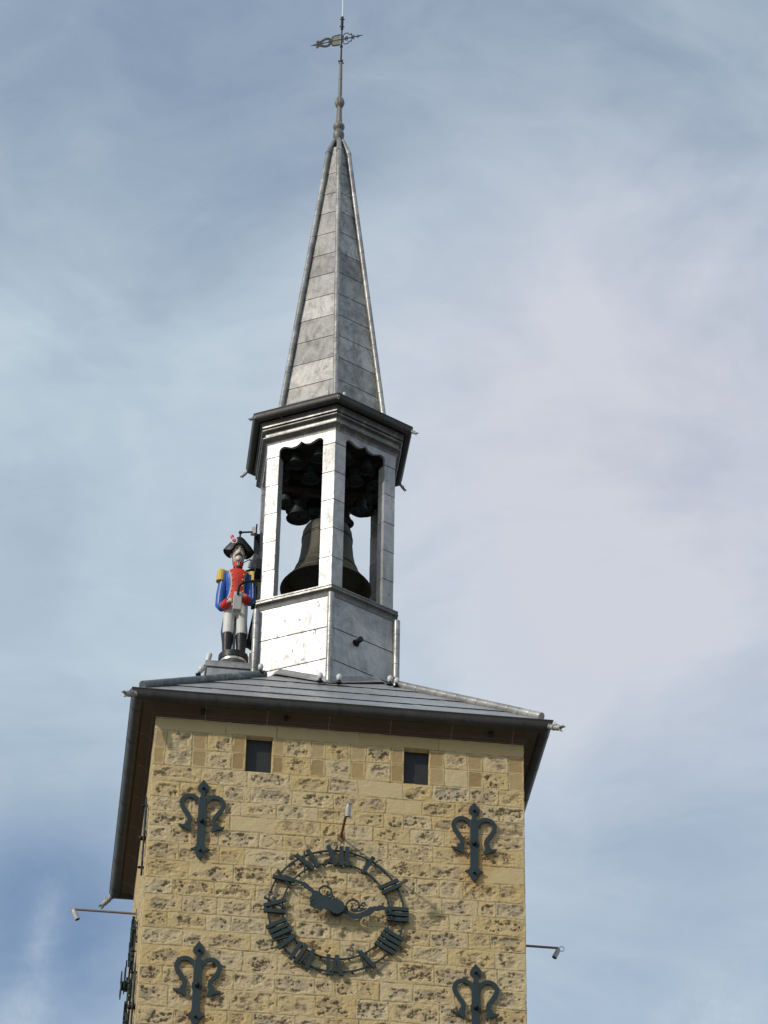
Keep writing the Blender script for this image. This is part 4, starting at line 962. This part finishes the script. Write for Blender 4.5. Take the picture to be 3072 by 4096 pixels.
# stock, collar
b = MB(); b.lathe([(.088, zz_(5.855)), (.098, zz_(5.87)), (.10, zz_(5.95)), (.092, zz_(5.965))], (0, .01, 0), 20); b.build('stock', M_BLK, sol, smooth=40)
b = MB(); vs = []; n = 28
for zi, (z, r_) in enumerate(((5.955, .098), (6.055, .108), (6.055, .098), (5.955, .088))):
    for k in range(n+1):
        a = -pi/2+.14+(2*pi-.28)*k/n; dz = (.02 if zi in (1, 2) else 0)*(1-min(1, 6*min(k, n-k)/n)); vs.append((r_*cos(a), .01+r_*1.05*sin(a), zz_(z+dz)))
b.add(vs, [(i*(n+1)+k, i*(n+1)+k+1, ((i+1) % 4)*(n+1)+k+1, ((i+1) % 4)*(n+1)+k) for i in range(4) for k in range(n)]); col_ = b.build('collar', M_RED, sol, smooth=40)
b = MB()
b.tube([(.112*cos(a), .01+.117*sin(a), zz_(6.058)) for a in [-pi/2+.14+(2*pi-.28)*k/n for k in range(n+1)]], .006, 6)
for s_ in (-1, 1): b.tube([(s_*.014, -.095, zz_(5.955)), (s_*.016, -.108, zz_(6.075))], .006, 6)
b.build('collar_piping', M_WHITE, col_, smooth=50)
# epaulettes: fringed yellow drums on the shoulders
for s_ in (-1, 1):
    b = MB(); vs = []; seg = 30
    ax = Vector((s_*.06, .0, -1)).normalized()
    c0 = Vector(P_(s_*.330, -.01, 5.845)); L_ = .28
    e1 = ax.cross(Vector((0, 1, 0))).normalized(); e2 = ax.cross(e1)
    rows = [(0, .05), (.0, .075), (.02, .088), (.10, .094), (.26, .100), (.28, .097), (.275, .02)]
    for i, (t_, r_) in enumerate(rows):
        for k in range(seg):
            a = 2*pi*k/seg; rr = r_*(1-.035*(k % 2)*(2 <= i <= 5)); vs.append(c0+ax*t_+e1*rr*cos(a)+e2*rr*sin(a))
    b.add(vs, [(i*seg+k, i*seg+(k+1) % seg, (i+1)*seg+(k+1) % seg, (i+1)*seg+k) for i in range(len(rows)-1) for k in range(seg)]+[tuple(range(seg))[::-1], tuple((len(rows)-1)*seg+k for k in range(seg))])
    ep = b.build('epaulette', M_GOLD, sol, smooth=30)
    q = MB(); q.tube([P_(s_*.20, .0, 5.845), P_(s_*.25, .0, 5.845), P_(s_*.30, 0, 5.83)], [(.016, .03)]*3, 10); q.build('strap', M_GOLD, ep, smooth=40)
    # white line down the sleeve
    arm = armL if s_ < 0 else armR
    q = MB(); q.tube([Vector(p)+Vector((s_*.035, -.095, 0)) for p in arm[1:4]], .007, 6); q.build('sleeve_piping', M_WHITE, coat)
# bicorne worn across
hb = MB(); n = 44
def ht(s): return 6.365+.315*(1-abs(s)**1.5)**1.05
def hbot(s): return np.interp(abs(s), [0, .2, .33, .40, .46, .6, .8, .93, 1], [6.445, 6.435, 6.40, 6.345, 6.305, 6.295, 6.320, 6.348, 6.37])
sec = []
for i in range(n+1):
    s = -1+2*i/n; x = .325*s; d = .19*sqrt(max(0, 1-abs(s)**1.6))+.012; zb, zt = hbot(s), ht(s); zb2 = zb+.0
    sec.append([(x, -d, zb), (x, -d*1.0, zb*.6+zt*.4), (x, -d*.88, zb*.2+zt*.8), (x, -d*.5, zt), (x, d*.5, zt), (x, d*.88, zb*.2+zt*.8), (x, d, zb*.6+zt*.4), (x, d, zb), (x, d*.4, max(zb, 6.30)+.03), (x, -d*.4, max(zb, 6.30)+.03)])
hb.add([P_(*p) for r_ in sec for p in r_], [(i*10+k, i*10+(k+1) % 10, (i+1)*10+(k+1) % 10, (i+1)*10+k) for i in range(n) for k in range(10)]+[tuple(range(10))[::-1], tuple(n*10+k for k in range(10))])
hat = hb.build('bicorne_hat', M_BLK, sol, smooth=60)
cn_ = Vector((-.30, -.90, -.12)).normalized(); cp = Vector(P_(-.112, -.176, 6.515)); 
b = MB(); b.tube([cp-cn_*.01, cp+cn_*.014], [.072, .068], 24); b.build('cockade', M_WHITE, hat, smooth=40)
b = MB(); b.tube([cp, cp+cn_*.020], [.046, .044], 20); b.build('cockade_ring', M_RED, hat, smooth=40)
b = MB(); b.tube([cp, cp+cn_*.026], [.030, .028], 18); b.build('cockade_heart', M_RED2, hat, smooth=40)
b = MB(); b.tube([P_(-.135, -.155, 6.555), P_(-.150, -.145, 6.60), P_(-.163, -.135, 6.645), P_(-.165, -.133, 6.655)], [(.032, .024), (.04, .03), (.052, .038), (.04, .03)], 14); b.build('plume', M_PINK, hat, smooth=50)
# painted features
for s_ in (-1, 1):
    b = MB(); b.tube([P_(s_*.022, -.172, 6.352), P_(s_*.05, -.172, 6.368), P_(s_*.085, -.150, 6.366), P_(s_*.115, -.112, 6.335)], [.010, .015, .013, .006], 8); b.build('eyebrow', M_HAIR, sol, smooth=60)
    b = MB(); b.ball(P_(s_*.055, -.140, 6.312), .020, 12, (1.15, .7, .75)); e_ = b.build('eye', M_WHITE, sol, smooth=60)
    b = MB(); b.ball(P_(s_*.055, -.150, 6.310), .011, 8, (1, .7, 1)); b.build('pupil', M_HAIR, e_, smooth=60)
    b = MB(); b.tube([P_(s_*.034, -.150, 6.322), P_(s_*.055, -.156, 6.330), P_(s_*.080, -.142, 6.318)], [.005, .006, .004], 6); b.build('eyelid', M_HAIR, sol, smooth=60)
    b = MB(); b.tube([P_(s_*.125, -.03, 6.34), P_(s_*.133, -.02, 6.25), P_(s_*.122, -.03, 6.16)], [.014, .018, .006], 8); b.build('sideburn', M_HAIR, sol, smooth=60)
b = MB(); b.tube([P_(-.088, -.122, 6.135), P_(-.06, -.155, 6.168), P_(-.02, -.176, 6.196), P_(0, -.180, 6.19), P_(.02, -.176, 6.196), P_(.06, -.155, 6.168), P_(.088, -.122, 6.135)], [.004, .011, .016, .012, .016, .011, .004], 10); b.build('moustache', M_HAIR, sol, smooth=60)
b = MB(); loft(b, [(5.98, 0, .055, .08, .06), (6.08, 0, .06, .112, .085), (6.25, 0, .06, .128, .115), (6.4, 0, .05, .132, .13)]); b.build('hair', M_HAIR, sol, smooth=60)

# striking gear between the soldier and the turret
gr = thing('striking_hammer', 'grey hammer block on a bent dark bar held before the soldier\'s waist', 'hammer', (0, 0, 0))
b = MB(); b.box((-1.985, -.44, Zt(4.63)), (-1.815, -.29, Zt(4.97))); b.build('hammer_block', M_GREYB, gr, bevel=.012)
b = MB(); b.prism([(-1.98, -.43, Zt(4.97)), (-1.82, -.43, Zt(4.97)), (-1.82, -.30, Zt(4.97)), (-1.98, -.30, Zt(4.97))], [(-1.97, -.36, Zt(5.12)), (-1.83, -.36, Zt(5.12)), (-1.83, -.28, Zt(5.12)), (-1.97, -.28, Zt(5.12))]); b.build('hammer_neck', M_LAMPG, gr, bevel=.01)
b = MB(); pth = catmull([(-1.38, -.60, Zt(5.26)), (-1.55, -.56, Zt(5.28)), (-1.70, -.50, Zt(5.29)), (-1.82, -.47, Zt(5.25)), (-1.885, -.455, Zt(5.15)), (-1.895, -.45, Zt(4.98))], 6); b.tube(pth, [(.030, .030)]*len(pth), 4); b.build('bent_bar', M_BLACKIRON, gr)
gg = thing('striking_gear', 'dark rods, ball joint and grey boxes linking the soldier\'s head to the turret', 'mechanism', (0, 0, 0))
YG = .42
b = MB(); b.ball((-1.883, .0, Zt(6.86)), .042, 14); b.tube([(-1.89, 0, Zt(6.68)), (-1.885, 0, Zt(6.85))], .018, 8); b.build('ball_joint', M_BLACKIRON, gg, smooth=50)
b = MB(); b.tube([(-1.883, 0, Zt(6.865)), (-1.60, YG, Zt(7.20))], .020, 8); b.build('rod', M_BLACKIRON, gg, smooth=50)
b = MB(); b.tube([(-1.60, YG, Zt(7.13)), (-1.60, YG, Zt(7.30))], .05, 12); b.box((-1.63, YG-.05, Zt(7.15)), (-1.53, YG+.05, Zt(7.28))); b.build('insulator', M_LAMPW, gg)
b = MB(); b.box((-1.54, YG-.08, Zt(7.05)), (-1.51, YG+.12, Zt(7.36))); b.box((-1.56, YG+.05, Zt(5.3)), (-1.44, YG+.11, Zt(7.2))); b.box((-1.565, -.56, Zt(5.60)), (-1.43, -.13, Zt(5.84))); b.build('back_plate', M_BLACKIRON, gg)
for (x, z, s_) in ((-1.545, 6.53, .075), (-1.575, 6.34, .07)):
    b = MB(); b.box((-s_, -s_, -s_), (s_, s_, s_), Matrix.Translation((x, YG, Zt(z))) @ Matrix.Rotation(.5, 4, 'Z') @ Matrix.Rotation(.3, 4, 'X')); b.build('junction_box', M_GREYB, gg, bevel=.012)
b = MB(); b.tube([(-1.80, .06, Zt(6.13)), (-1.65, YG*.8, Zt(6.42)), (-1.61, YG, Zt(6.48))], .010, 6); b.tube([(-1.77, .12, Zt(5.95)), (-1.60, YG, Zt(6.22)), (-1.5, YG, Zt(6.24))], .026, 8); b.build('lever', M_BLACKIRON, gg, smooth=50)
